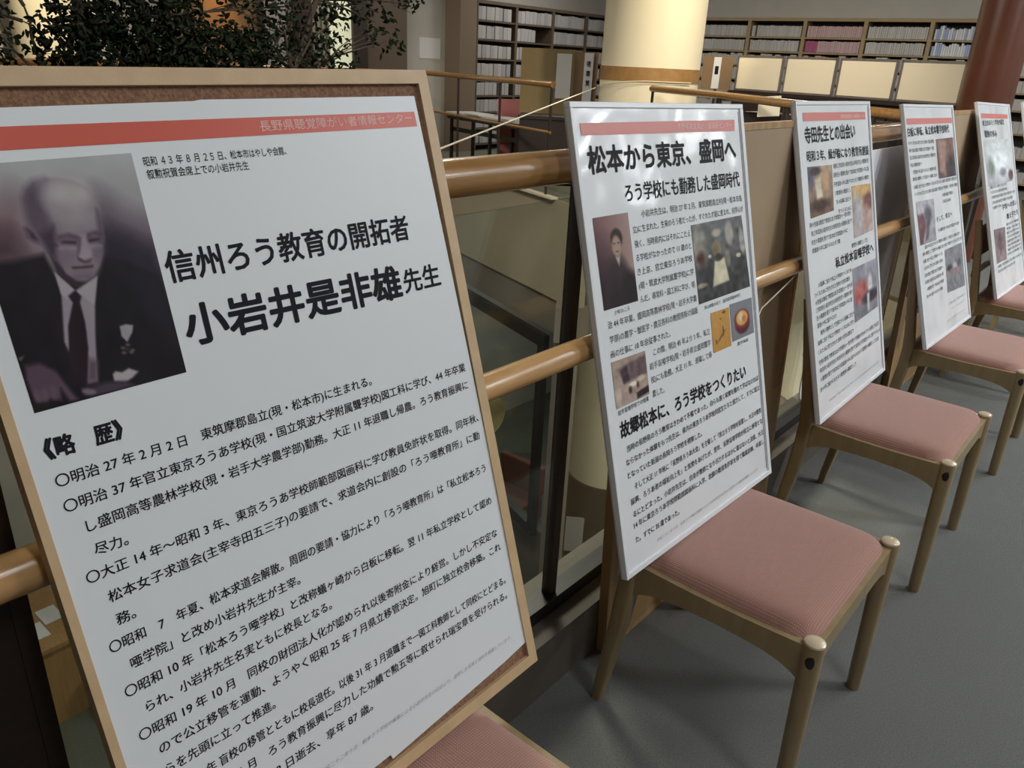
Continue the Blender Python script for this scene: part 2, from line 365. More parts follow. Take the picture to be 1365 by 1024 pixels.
# ------------------------------------------------------------------ posters
def plane_root(name, q, label, group=None):
    x0, y0, W, L, lean, yaw, roll = q
    wv = Vector((-math.sin(yaw), math.cos(yaw), 0)); n = Vector((math.cos(yaw), math.sin(yaw), 0))
    up = Vector((0, 0, 1)) * math.cos(lean) - n * math.sin(lean)
    w2 = wv * math.cos(roll) + up * math.sin(roll); u2 = up * math.cos(roll) - wv * math.sin(roll); nz = w2.cross(u2)
    o = bpy.data.objects.new(name, None); C.objects.link(o); o.empty_display_size = .1
    o.matrix_world = Matrix(((w2.x, u2.x, nz.x, x0), (w2.y, u2.y, nz.y, y0), (w2.z, u2.z, nz.z, .478), (0, 0, 0, 1)))
    return tag(o, label, 'poster', group)

# --- poster 1: cork board in wooden frame
q1 = (-0.6662, 0.2336, 0.6747, 1.0107, 0.2819, -0.0188, 0.0156)
W1, L1 = q1[2], q1[3]
p1 = plane_root('framed_poster', q1, 'large poster with a portrait of a bald man, pinned in a pale wood frame')
fw = .0195
MB().box((0, 0, -.018), (W1, fw, .004)).build('frame_rail', M_frame1, p1)
MB().box((0, L1 - fw, -.018), (W1, L1, .004)).build('frame_rail', M_frame1, p1)
MB().box((0, fw, -.018), (.010, L1 - fw, .004)).build('frame_stile', M_frame1, p1)
MB().box((W1 - fw, fw, -.018), (W1, L1 - fw, .004)).build('frame_stile', M_frame1, p1)
MB().box((.010, fw, -.014), (W1 - fw, L1 - fw, -.003)).build('cork_board', M_cork, p1)
# paper sheet with the stepped lower edge
def paper1():
    pts = [(.0095, .012 + .02), (.343, .0345), (.345, .0262), (.60, .040), (.6565, .046), (.6575, .0375 + .014), (.6585, .2), (.6525, .6), (.6435, .9735), (.30, .9745), (.29, .9730), (.0095, .970)]
    b = bmesh.new(); 
    # gently bowed grid clipped to the outline: build outline as ngon with slight thickness
    v = [b.verts.new((x, y, .0015)) for x, y in pts]; v2 = [b.verts.new((x, y, -.0029)) for x, y in pts]; b.faces.new(v); b.faces.new(v2[::-1]); n = len(pts)
    for k in range(n): b.faces.new((v[k], v2[k], v2[(k + 1) % n], v[(k + 1) % n]))
    bmesh.ops.recalc_face_normals(b, faces=b.faces)
    me = bpy.data.meshes.new('paper_sheet'); b.to_mesh(me); b.free(); return link('paper_sheet', me, M_paper, p1)
paper1()
H = .0019
Print().quad([(.0095, .929), (.6373, .9295), (.637, .9509), (.0095, .9525)], H).build('header_band', M_red, p1)
Print().line('長野県聴覚障がい者情報センター', (.3707, .9336), (.6294, .9350), .0148, 0, H + .0003).build('header_lettering', M_pinkink, p1)
cap = Print()
cap.line('昭和 ４３ 年 ８ 月 ２５ 日、松本市はやしや会館、', (.2121, .9025), (.401, .9030), .0115, .008, H)
cap.line('叙勲祝賀会席上での小岩井先生', (.2122, .8879), (.3424, .8885), .0118, .008, H)
cap.build('caption_lettering', M_ink, p1)
Print().line('信州ろう教育の開拓者', (.2051, .7685), (.5799, .7665), .0395, .020, H, res=3).build('title_lettering', M_ink, p1)
ti = Print(); ti.line('小岩井是非雄', (.2089, .6915), (.5431, .6850), .0520, .028, H, res=3); ti.line('先生', (.5502, .6895), (.6231, .6885), .0375, .020, H, res=3); ti.build('name_lettering', M_ink, p1)
Print().line('《略　歴》', (.0278, .6130), (.1083, .6110), .0240, .03, H).build('subtitle_lettering', M_ink, p1)
bd = Print()
BL = [('〇明治 27 年 2 月 2 日　東筑摩郡島立(現・松本市)に生まれる。', (.0292, .5815), (.4541, .5745)),
      ('〇明治 37 年官立東京ろうあ学校(現・国立筑波大学附属聾学校)図工科に学び、44 年卒業', (.0295, .5525), (.6391, .5453)),
      ('し盛岡高等農林学校(現・岩手大学農学部)勤務。大正 11 年退職し帰農。ろう教育振興に', (.0447, .5236), (.6376, .5164)),
      ('尽力。', (.0451, .4957), (.0809, .4930)),
      ('〇大正 14 年～昭和 3 年、東京ろうあ学校師範部図画科に学び教員免許状を取得。同年秋、', (.0294, .4685), (.6465, .4582)),
      ('松本女子求道会(主宰寺田五三子)の要請で、求道会内に創設の「ろう唖教育所」に勤', (.0447, .4384), (.6414, .4291)),
      ('務。', (.0454, .4100), (.0663, .4092)),
      ('〇昭和　7　年夏、松本求道会解散。周囲の要請・協力により「ろう唖教育所」は「私立松本ろう', (.0304, .3828), (.6408, .3721)),
      ('唖学院」と改め小岩井先生が主宰。', (.0462, .3543), (.2711, .3498)),
      ('〇昭和 10 年「松本ろう唖学校」と改称蟻ヶ崎から白板に移転。翌 11 年私立学校として認め', (.0318, .3256), (.6397, .3148)),
      ('られ、小岩井先生名実ともに校長となる。', (.048, .2969), (.3074, .2939)),
      ('〇昭和 19 年 10 月　同校の財団法人化が認められ以後寄附金により経営。しかし不安定な', (.0322, .2685), (.6386, .2569)),
      ('ので公立移管を運動、ようやく昭和 25 年 7 月県立移管決定。旭町に独立校舎移築。これ', (.0483, .2405), (.6403, .2304)),
      ('らを先頭に立って推進。', (.0485, .2125), (.1944, .2094)),
      ('〇昭和 26 年 盲校の移管とともに校長退任。以後 31 年 3 月退職まで一図工科教師として同校にとどまる。', (.0330, .1830), (.6365, .1700)),
      ('〇昭和 39 年 11 月　ろう教育振興に尽力した功績で勲五等に叙せられ瑞宝章を受けられる。', (.0335, .1545), (.6332, .1432)),
      ('〇昭和 56 年 2 月 18 日逝去、享年 87 歳。', (.0340, .1250), (.3324, .1183))]
for t, a, b in BL: bd.line(t, a, b, .0152, .014, H, res=4)
bd.build('body_lettering', M_ink, p1)
Print().line('平成二十二年十月　松本ろう学校の編集による小岩井先生の伝記より、抜粋した写真と資料を掲載しています。', (.2300, .0815), (.6235, .0705), .0078, .0, H, slant=.3).build('footer_lettering', M_inkgray, p1)

HM = [0.00134029, -0.000425143, 0.253198, 7.04741e-05, 0.00100903, -0.0606359, -0.000211001, -4.39555e-06]   # sketch units -> unit square
def hm(x, y): w_ = HM[6] * x + HM[7] * y + 1; return ((HM[0] * x + HM[1] * y + HM[2]) / w_, (HM[3] * x + HM[4] * y + HM[5]) / w_)
def portrait():
    c = Canvas(160, 230, (120, 115, 120))
    def P(pts, col, soft=.012, op=1): c.poly([hm(*p) for p in pts], col, soft, op)
    def E(cx_, cy_, rx, ry, col, soft=.02, rot=0, op=1, n=28):
        ca, sa = math.cos(rot), math.sin(rot); P([(cx_ + rx * math.cos(t) * ca - ry * math.sin(t) * sa, cy_ + rx * math.cos(t) * sa + ry * math.sin(t) * ca) for t in [2 * math.pi * k / n for k in range(n)]], col, soft, op)
    c.grad((176, 176, 176), (96, 78, 86))
    P([(-200, 230), (60, 220), (130, 420), (-200, 470)], (112, 82, 90), .14); P([(-200, 330), (40, 330), (90, 430), (-200, 500)], (70, 50, 58), .08)
    P([(360, 190), (600, 330), (640, 560), (380, 440)], (92, 78, 92), .10); P([(370, 290), (580, 380), (700, 640), (380, 470)], (46, 38, 52), .06)
    # suit
    P([(-250, 470), (60, 430), (165, 405), (230, 520), (370, 490), (395, 420), (480, 440), (600, 490), (760, 900), (100, 1060), (-200, 900)], (25, 20, 24), .016)
    P([(395, 420), (480, 440), (600, 490), (690, 760), (560, 640)], (34, 30, 40), .04)
    P([(370, 500), (520, 560), (600, 880), (380, 900)], (26, 22, 26), .04)
    # neck shadow and head
    P([(185, 400), (230, 520), (300, 540), (360, 500), (380, 420)], (52, 38, 48), .012)
    P([(84, 200), (92, 165), (120, 135), (165, 119), (215, 118), (270, 128), (320, 152), (352, 185), (372, 235), (385, 290), (392, 340), (388, 400), (378, 450), (358, 490), (325, 508), (285, 506), (250, 485), (215, 440), (180, 390), (150, 345), (120, 320), (96, 270)], (128, 116, 124), .008)
    P([(84, 200), (92, 165), (120, 135), (170, 125), (160, 200), (190, 300), (200, 400), (180, 390), (120, 318), (96, 270)], (88, 74, 88), .030)
    P([(150, 330), (200, 300), (215, 400), (235, 480), (180, 395)], (62, 48, 62), .022)
    E(250, 185, 95, 58, (172, 164, 166), .06, .25); E(265, 175, 60, 34, (186, 178, 178), .05, .2); E(285, 265, 70, 48, (160, 150, 154), .05, .1, .8)
    P([(362, 240), (385, 290), (392, 345), (384, 400), (372, 330)], (84, 70, 84), .02)
    # ear
    P([(84, 305), (100, 300), (125, 318), (150, 350), (152, 372), (128, 365), (98, 345)], (104, 84, 98), .008); P([(100, 312), (125, 328), (142, 352), (120, 348)], (62, 46, 60), .008)
    # brow, eyes, glasses
    P([(215, 338), (260, 328), (300, 342), (296, 352), (250, 342), (218, 352)], (84, 68, 82), .010); P([(328, 330), (360, 318), (385, 328), (380, 338), (350, 332), (330, 344)], (80, 64, 78), .010)
    E(258, 362, 36, 15, (96, 80, 94), .014); E(352, 352, 28, 15, (92, 76, 90), .014)
    P([(232, 358), (285, 360), (284, 366), (234, 364)], (50, 38, 50), .006); P([(332, 354), (374, 346), (374, 351), (334, 360)], (50, 38, 50), .006)
    E(254, 384, 33, 8, (158, 148, 156), .010); E(356, 376, 28, 7, (152, 142, 150), .010)
    P([(160, 340), (222, 376), (220, 381), (158, 345)], (66, 52, 64), .004)
    # nose
    P([(300, 335), (320, 335), (348, 400), (345, 422), (320, 430), (296, 420), (300, 385)], (158, 146, 152), .012); P([(296, 345), (306, 345), (300, 400), (290, 415)], (98, 82, 94), .010)
    P([(292, 418), (320, 432), (346, 424), (340, 436), (318, 440), (296, 430)], (66, 50, 62), .008)
    # cheeks, mouth, chin
    E(245, 415, 28, 30, (122, 106, 118), .03); E(370, 405, 16, 26, (116, 100, 112), .02)
    P([(270, 455), (310, 452), (352, 448), (350, 456), (312, 462), (275, 463)], (56, 40, 52), .006); E(312, 470, 34, 6, (122, 104, 112), .010); E(318, 492, 38, 12, (112, 96, 108), .014)
    P([(215, 440), (250, 485), (285, 506), (262, 512), (225, 480)], (58, 44, 56), .012)
    # shirt and tie
    P([(205, 475), (285, 545), (368, 490), (360, 600), (362, 700), (372, 885), (330, 895), (326, 700), (300, 600), (262, 775), (245, 740), (232, 560)], (150, 140, 148), .007)
    P([(207, 476), (285, 545), (255, 575), (232, 560)], (168, 158, 164), .005); P([(368, 490), (290, 545), (325, 575), (357, 598)], (164, 156, 162), .005)
    P([(335, 800), (372, 810), (372, 890), (330, 895)], (96, 78, 88), .02)
    P([(258, 565), (284, 542), (308, 566), (303, 590), (322, 660), (336, 760), (333, 900), (270, 900), (262, 760), (258, 680), (276, 590)], (34, 20, 28), .006)
    # medal
    P([(455, 678), (478, 670), (506, 674), (503, 700), (484, 738), (462, 716)], (156, 150, 154), .005)
    for a, b_ in ((468, 760), (505, 768), (472, 778), (500, 776), (486, 748)): E(a, b_, 8, 5, (104, 98, 96), .006)
    E(486, 766, 9, 7, (54, 46, 48), .006)
    # cuffs and hands
    P([(430, 860), (440, 848), (465, 852), (490, 836), (528, 848), (505, 872), (480, 888), (436, 886)], (172, 164, 166), .006)
    P([(70, 800), (92, 792), (78, 812)], (110, 108, 98), .005)
    P([(95, 830), (150, 820), (215, 850), (262, 915), (300, 955), (296, 972), (270, 968), (232, 915), (235, 960), (215, 960), (185, 955), (165, 970), (140, 965), (120, 930), (100, 880)], (88, 68, 82), .012)
    for x, y in ((142, 945), (172, 940), (204, 930)): E(x, y, 13, 26, (104, 82, 96), .012, -.25)
    P([(312, 915), (345, 915), (400, 890), (480, 885), (520, 900), (430, 930), (350, 945), (318, 935)], (72, 58, 72), .012); E(340, 926, 27, 12, (120, 104, 114), .008, .1)
    P([(-50, 1000), (120, 975), (260, 965), (520, 905), (530, 925), (130, 1010)], (28, 22, 26), .008)
    c.noise(3, 3, 14); return c
portrait().build('portrait_photograph', [(.0301, .9170), (.2010, .9184), (.1965, .6641), (.0301, .6648)], H, p1)

# --- posters 2..6: white frames, laminated print
def white_poster(q, label):
    W, L = q[2], q[3]
    r = plane_root('laminated_poster', q, label)
    for nm, lo, hi in [('frame_rail', (0, 0, -.009), (W, .012, .004)), ('frame_rail', (0, L - .011, -.009), (W, L, .004)),
                       ('frame_stile', (0, .012, -.009), (.0105, L - .011, .004)), ('frame_stile', (W - .016, .012, -.009), (W, L - .011, .004))]:
        MB().box(lo, hi, .0012).build(nm, M_whiteframe, r)
    MB().box((.0, .0, -.012), (W, L, -.0092)).build('backing_board', M_backboard, r)
    MB().box((.0105, .012, -.0091), (W - .016, L - .011, 0)).build('paper_sheet', M_lam, r)
    g = MB(); g.box((W - .0225, .02, 0), (W - .0205, L - .018, .0005)); g.build('inner_edge', mat('dark_grey_line', (.08, .08, .09), .5), r)
    return r
HH = .0009
def ph(canvas, quad, r): return canvas.build('printed_photograph', quad, HH, r)
def scene_photo(seed, c0, c1, blobs, n=(44, 52), amp=9):
    c = Canvas(*n, (128, 128, 128)); c.grad(c0, c1)
    for b in blobs: (c.ell if b[0] == 'e' else c.poly)(*b[1:])
    c.noise(amp, seed, 9); c.noise(amp * .7, seed + 50, 18); return c
q2 = (-0.6727, 1.2323, 0.7033, 0.9685, 0.2623, -0.0208, -0.0141)
p2 = white_poster(q2, 'white-framed laminated poster right of the wood-framed portrait poster, second in the row')
Print().quad([(.0290, .9068), (.6552, .9056), (.6584, .9321), (.0285, .9294)], HH).build('header_band', M_redglare, p2)
Print().line('長野県聴覚障がい者情報センター', (.3839, .9116), (.6406, .9126), .0150, 0, HH + .0003).build('header_lettering', M_pinkink, p2)
def heading(r, nm, s, a, b_, hgt, bold, h=None): Print().line(s, a, b_, hgt, bold, HH if h is None else h, res=3).build(nm, M_ink, r)
heading(p2, 'title_lettering', '松本から東京、盛岡へ', (.0415, .8331), (.6514, .8360), .056, .028)
heading(p2, 'subtitle_lettering', 'ろう学校にも勤務した盛岡時代', (.1526, .7715), (.6593, .7710), .0395, .016)
heading(p2, 'subtitle_lettering', '故郷松本に、ろう学校をつくりたい', (.0425, .2985), (.6071, .2920), .0375, .026)
b = Print()
for s, x0, x1, y0, y1 in [('小岩井先生は、明治 27 年 2 月、東筑摩郡島立村(現・松本市島', .2049, .6641, .7382, .7365), ('立)に生まれた。生来のろう者だったが、すぐれた才能に恵まれ、向学心が', .1669, .6661, .7087, .7100),
    ('強く、当時県内にはそれにこたえ', .1678, .3973, .6789, .6775), ('る学校がなかったので 11 歳のと', .1676, .3956, .6499, .6496), ('き上京、官立東京ろうあ学校', .1674, .3949, .6208, .6211), ('(現・筑波大学附属聾学校)に学', .1672, .3955, .5914, .5900),
    ('んだ。尋常科・図工科に学び、明', .1672, .3952, .5633, .5605), ('治 44 年卒業。盛岡高等農林学校(現・岩手大学農', .042, .3974, .5314, .5280), ('学部)の農学・獣医学・農芸各科の教授用掛け図版', .0421, .3977, .5014, .4995), ('画の仕事に 10 年余従事された。', .0398, .2691, .4715, .4697),
    ('この間、明治 45 年より 3 年、私立', .1941, .4444, .4430, .4400), ('岩手盲唖学校(現・岩手県立盛岡聾学', .1739, .4431, .4152, .4125), ('校)にも勤務。大正 11 年、退職して帰', .1740, .4428, .3858, .3838), ('農した。', .1738, .2218, .3547, .3535)]:
    b.line(s, (x0, y0 - .002), (x1, y1 - .002), .0168, .004, HH)
for s, x0, x1, y0, y1 in [('当時の長野県のろう教育はきわめて不備であった。自らも遠く家郷を離れて学ばなければ', .0571, .6755, .2667, .2698), ('ならなかった体験をもつ先生は、県内の東京ろうあ学校同窓生たちと協力して、すでに設立', .0488, .6773, .2388, .2430), ('となっていた新潟の長岡ろう学校を視察した。', .0488, .3623, .2105, .2095),
    ('そして大正 11 年秋に「長野県ろうあ大会」を主催して「県立ろう学校を設置し、大正の教育', .0697, .6765, .1800, .1810), ('振興、ろうあ者の福祉向上を」と気勢をあげたが、翌年、長野盲唖学校が県立に移管とな', .0487, .6780, .1514, .1512), ('るにとどまった。小岩井先生は、自身が教師となり尽力するほかに道はないと決意、大正', .0522, .6787, .1227, .1200),
    ('14 年に東京ろうあ学校師範部図画科に入学、念願の教員免許状を得て職業訓練、卒業し', .0504, .6760, .0978, .0935), ('た。すでに 35 歳であった。', .0503, .2300, .0655, .0625)]:
    b.line(s, (x0, y0 - .002), (x1, y1 - .002), .0155, .010, HH)
b.build('body_lettering', M_ink, p2)
cp = Print(); cp.line('少年のころ', (.068, .5530), (.1238, .5539), .0105, 0, HH); cp.line('青山師範の前で　盛岡高等農林時代', (.4293, .5000), (.614, .5011), .010, 0, HH); cp.line('農作物図', (.5765, .3815), (.6351, .3813), .010, 0, HH)
cp.line('岩手盲唖学校での授業', (.0412, .3485), (.1572, .3509), .0115, .006, HH); cp.build('caption_lettering', M_ink, p2)
Print().line('平成二十二年十月　松本ろう学校の編集による小岩井先生の伝記より抜粋した資料を掲載しています', (.1277, .0335), (.629, .0314), .0085, 0, HH, slant=.3).build('footer_lettering', M_inkgray, p2)
c = Canvas(44, 66, 0); c.grad((120, 82, 84), (165, 140, 132), 0); c.ell(.05, .9, .5, .5, (40, 22, 28), .7); c.ell(.5, .88, .42, .42, (52, 38, 42), .2); c.ell(.38, .95, .2, .25, (36, 22, 28), .5); c.ell(.58, .26, .17, .11, (48, 32, 34), .15)
c.ell(.56, .34, .13, .115, (168, 140, 124), .2); c.ell(.5, .31, .03, .01, (70, 48, 46), .5); c.ell(.62, .31, .03, .01, (70, 48, 46), .5); c.ell(.56, .40, .04, .01, (90, 60, 56), .5); c.poly([(.5, .46), (.62, .46), (.57, .56)], (190, 180, 170), .02); c.ell(.85, .85, .28, .2, (30, 18, 24), .3)
ph(c, [(.0331, .7511), (.155, .7515), (.1581, .568), (.0353, .5684)], p2)
c = Canvas(70, 60, 0); c.grad((110, 112, 112), (52, 54, 54)); c.ell(.1, .35, .12, .3, (150, 146, 136), .4); c.ell(.12, .45, .08, .1, (90, 60, 50), .4); c.poly([(0, .55), (1, .45), (1, 1), (0, 1)], (62, 62, 62), .05); c.ell(.45, .16, .09, .05, (170, 165, 150), .3); c.poly([(.36, .3), (.44, .24), (.5, .4), (.46, .46)], (150, 146, 132), .02)
c.ell(.42, .36, .09, .10, (138, 124, 100), .2); c.ell(.70, .20, .08, .16, (160, 155, 145), .2); c.poly([(.36, .52), (.56, .50), (.60, .82), (.28, .84)], (214, 206, 178), .015); c.ell(.44, .48, .07, .05, (60, 52, 46), .3); c.ell(.62, .52, .05, .12, (120, 112, 100), .3); c.ell(.95, .35, .06, .18, (165, 160, 150), .3)
c.ell(.28, .44, .03, .02, (220, 216, 200), .3); c.ell(.84, .52, .05, .03, (210, 200, 180), .3); c.ell(.08, .78, .1, .03, (160, 150, 135), .3); c.noise(14, 5, 16); ph(c, [(.4032, .7005), (.654, .7007), (.6705, .5183), (.4065, .5168)], p2)
c = scene_photo(2, (196, 148, 78), (186, 136, 66), [('e', .7, .08, .1, .03, (96, 66, 30), .3), ('e', .5, .65, .25, .03, (110, 74, 36), .3, -.5), ('e', .6, .55, .04, .14, (106, 72, 36), .3), ('e', .2, .75, .03, .06, (100, 66, 36), .3), ('e', .5, .22, .04, .02, (96, 66, 30), .3)], (34, 38), 3); ph(c, [(.4552, .487), (.5481, .4858), (.5445, .3891), (.4526, .3900)], p2)
c = scene_photo(3, (128, 130, 136), (122, 124, 130), [('e', .5, .62, .33, .27, (86, 30, 38), .12), ('e', .49, .48, .34, .26, (132, 44, 50), .1), ('e', .49, .46, .26, .2, (210, 170, 96), .12), ('e', .45, .42, .1, .12, (220, 204, 170), .3), ('e', .58, .5, .09, .1, (196, 118, 62), .3)], (40, 40), 2); ph(c, [(.553, .4912), (.6737, .4892), (.6717, .397), (.5514, .397)], p2)
c = scene_photo(4, (168, 148, 134), (172, 152, 140), [('p', [(.15, .2), (.5, .12), (1, .08), (1, .5), (.3, .55)], (106, 88, 90), .04), ('p', [(.22, .22), (.42, .18), (.46, .5), (.28, .54)], (58, 42, 48), .03), ('e', .55, .62, .12, .05, (226, 214, 196), .3), ('e', .8, .56, .12, .06, (206, 190, 170), .3), ('e', .45, .72, .05, .08, (60, 44, 40), .4), ('e', .68, .68, .04, .07, (70, 50, 44), .4), ('p', [(.62, .84), (1, .78), (1, .94), (.62, .98)], (40, 28, 34), .02), ('e', .1, .75, .08, .2, (196, 176, 160), .4)], (50, 44), 8)
ph(c, [(.038, .4622), (.1624, .4597), (.1622, .3643), (.0374, .3638)], p2)

FILL = '昭和三年四月小岩井先生は寺田先生の要請を受けて松本女子求道会の中に設けられたろう教育所の教師として生徒たちの指導に当たり私立の学校をつくるために尽力された当時の生徒は数名で教室は女子求道会の一室を借りて授業が行われていた'
def filler(pr, x0, x1, y, hgt, k, slope=0.0, bold=.006):
    n = max(3, int((x1 - x0) / (hgt * 1.02))); s = (FILL * 4)[(k * 13) % 90:][:n]; pr.line(s, (x0, y), (x1, y + slope * (x1 - x0)), hgt, bold, HH, res=1)
q3 = (-0.6689, 2.3282, 0.6865, 0.9646, 0.2662, 0.0135, -0.0072)
p3 = white_poster(q3, 'white-framed laminated poster, third in the row counting the wood-framed one')
Print().quad([(.0553, .9080), (.6350, .9050), (.6350, .9300), (.0553, .9326)], HH).build('header_band', M_redglare, p3)
Print().line('長野県聴覚障がい者情報センター', (.38, .9105), (.63, .9095), .0140, 0, HH + .0003).build('header_lettering', M_pinkink, p3)
heading(p3, 'title_lettering', '寺田先生との出会い', (.0608, .8440), (.5151, .8460), .050, .026)
heading(p3, 'subtitle_lettering', '昭和３年、縁が輪になり教育所創設', (.0639, .7915), (.6500, .7850), .034, .018)
heading(p3, 'subtitle_lettering', '私立松本盲唖学校へ', (.2440, .4490), (.6400, .4480), .037, .022)
b = Print()
for k, (x0, x1, y) in enumerate([(.2855, .6414, .7610), (.28, .64, .7340), (.2750, .6398, .7050), (.2821, .4359, .6770), (.29, .43, .6490), (.3037, .4329, .6185), (.046, .4224, .6020), (.0544, .4322, .5760), (.05, .38, .5500), (.0498, .30, .5250), (.41, .58, .4940),
        (.079, .3913, .4170), (.045, .37, .3920), (.045, .39, .3680), (.045, .39, .3440), (.045, .38, .3200), (.0468, .22, .2960), (.07, .39, .2700), (.04, .38, .2430), (.0372, .373, .2140), (.0379, .65, .1820), (.04, .66, .1560), (.04, .64, .1280), (.0317, .3777, .0970)]): filler(b, x0, x1, y - .002, .0165, k)
b.build('body_lettering', M_ink, p3)
b = Print(); filler(b, .0985, .6364, .045, .0085, 3); b.build('footer_lettering', M_inkgray, p3)
ph(scene_photo(6, (168, 150, 130), (120, 92, 76), [('e', .1, .15, .15, .25, (90, 90, 110), .4), ('p', [(.25, .28), (.5, .22), (.55, .65), (.3, .68)], (214, 200, 180), .04), ('e', .68, .3, .16, .3, (186, 150, 116), .4), ('e', .45, .8, .4, .12, (70, 46, 40), .4), ('e', .3, .1, .2, .08, (60, 44, 50), .4)]), [(.0608, .7775), (.2717, .7731), (.261, .6319), (.0582, .6271)], p3)
ph(scene_photo(7, (190, 156, 112), (176, 160, 160), [('e', .8, .35, .25, .2, (120, 78, 74), .3), ('e', .45, .1, .4, .12, (206, 168, 110), .4), ('e', .25, .55, .2, .4, (176, 172, 178), .4), ('e', .7, .7, .2, .25, (180, 150, 144), .4)]), [(.4484, .6932), (.650, .6876), (.650, .5256), (.438, .5207)], p3)
ph(scene_photo(8, (150, 148, 160), (120, 120, 126), [('e', .3, .5, .3, .22, (170, 96, 92), .3), ('e', .7, .45, .1, .2, (214, 208, 208), .3), ('e', .7, .68, .35, .12, (54, 48, 56), .3), ('p', [(.55, .6), (.65, .6), (.62, .95), (.55, .95)], (200, 200, 204), .03)]), [(.3995, .4236), (.6600, .4232), (.6530, .2494), (.3927, .2403)], p3)

q4 = (-0.6247, 3.378, 0.7155, 0.962, 0.315, -0.0174, -0.0138)
p4 = white_poster(q4, 'white-framed laminated poster with three photographs in a zigzag, fourth in the row')
Print().quad([(.030, .8850), (.6831, .8850), (.6831, .9080), (.030, .9080)], HH).build('header_band', M_redglare, p4)
heading(p4, 'title_lettering', '白板に移転、私立松本聾学校時代', (.03, .8380), (.6247, .8440), .037, .018)
heading(p4, 'subtitle_lettering', 'そして、県立へ', (.31, .4800), (.5554, .4850), .024, .01)
b = Print()
for k, (x0, x1, y) in enumerate([(.031, .375, .8080), (.03, .37, .7800), (.03, .38, .7520), (.0274, .18, .7240), (.055, .37, .6960), (.04, .38, .6690), (.04, .685, .6380), (.0457, .689, .6100), (.43, .60, .5800), (.42, .56, .5520), (.32, .66, .4400), (.113, .66, .3940), (.077, .69, .3690), (.075, .355, .3400), (.075, .35, .3120), (.075, .35, .2830), (.075, .34, .2550), (.09, .34, .2260), (.078, .311, .1970)]): filler(b, x0, x1, y - .002, .0165, k + 5)
b.build('body_lettering', M_ink, p4)
b = Print(); filler(b, .387, .6637, .115, .013, 3); filler(b, .42, .66, .090, .009, 4); filler(b, .33, .62, .05, .008, 9); b.build('footer_lettering', M_inkgray, p4)
ph(scene_photo(9, (122, 92, 84), (92, 72, 70), [('p', [(.1, 0), (.55, .1), (.4, .95), (.1, .8)], (150, 120, 108), .05), ('e', .8, .8, .3, .3, (56, 48, 54), .4)]), [(.4079, .8206), (.678, .8225), (.678, .6545), (.4014, .6559)], p4)
ph(scene_photo(10, (170, 168, 176), (150, 146, 150), [('e', .6, .35, .2, .2, (86, 84, 92), .4), ('p', [(0, .3), (.35, .3), (.45, .6), (.15, 1), (0, 1)], (110, 74, 80), .04), ('p', [(.5, .5), (.75, .35), (.5, .9), (.3, .95)], (90, 88, 96), .04)]), [(.051, .5868), (.2979, .5817), (.2841, .4096), (.057, .4134)], p4)
ph(scene_photo(11, (128, 128, 134), (118, 118, 122), [('e', .2, .45, .15, .08, (60, 56, 62), .4), ('e', .5, .45, .12, .08, (180, 178, 180), .4), ('e', .75, .42, .12, .1, (84, 80, 86), .4), ('e', .4, .55, .35, .06, (140, 116, 120), .4)]), [(.3897, .3539), (.6747, .3544), (.6702, .1575), (.3814, .1700)], p4)

q5 = (-0.5801, 4.5183, 0.7279, 0.9724, 0.335, -0.0149, -0.0255)
p5 = white_poster(q5, 'white-framed laminated poster with a large pale photograph under its heading, fifth in the row')
Print().quad([(.0624, .8950), (.66, .8950), (.66, .9180), (.0624, .9180)], HH).build('header_band', M_redglare, p5)
heading(p5, 'title_lettering', '県立松本ろう学校の誕生', (.0708, .8560), (.561, .8640), .030, .01)
heading(p5, 'subtitle_lettering', '戦後の歩み', (.0922, .8000), (.36, .8000), .038, .016)
heading(p5, 'subtitle_lettering', '学校への思い', (.3187, .4230), (.69, .4270), .032, .012)
heading(p5, 'subtitle_lettering', '教え子たち', (.4071, .3674), (.69, .3740), .032, .02)
b = Print()
for k, (x0, x1, y) in enumerate([(.09, .48, .545), (.09, .48, .520), (.10, .66, .495), (.1065, .60, .468), (.11, .30, .442), (.38, .69, .335), (.38, .69, .312), (.37, .69, .290), (.37, .69, .268), (.36, .69, .246), (.36, .69, .224), (.35, .69, .202), (.3365, .69, .180), (.09, .69, .145), (.09, .5, .120)]): filler(b, x0, x1, y, .0165, k + 11)
b.build('body_lettering', M_ink, p5)
ph(scene_photo(12, (180, 186, 182), (168, 170, 176), [('e', .5, .45, .4, .4, (222, 226, 228), .5), ('e', .6, .75, .12, .1, (130, 130, 140), .4), ('e', .9, .85, .1, .12, (96, 70, 72), .3), ('e', .15, .6, .12, .2, (120, 130, 118), .5)]), [(.0599, .786), (.66, .788), (.66, .5615), (.0700, .5600)], p5)
ph(scene_photo(13, (118, 100, 104), (136, 120, 122), [('e', .45, .4, .25, .3, (96, 78, 84), .4)]), [(.0849, .3433), (.3379, .3353), (.3102, .169), (.0821, .1707)], p5)

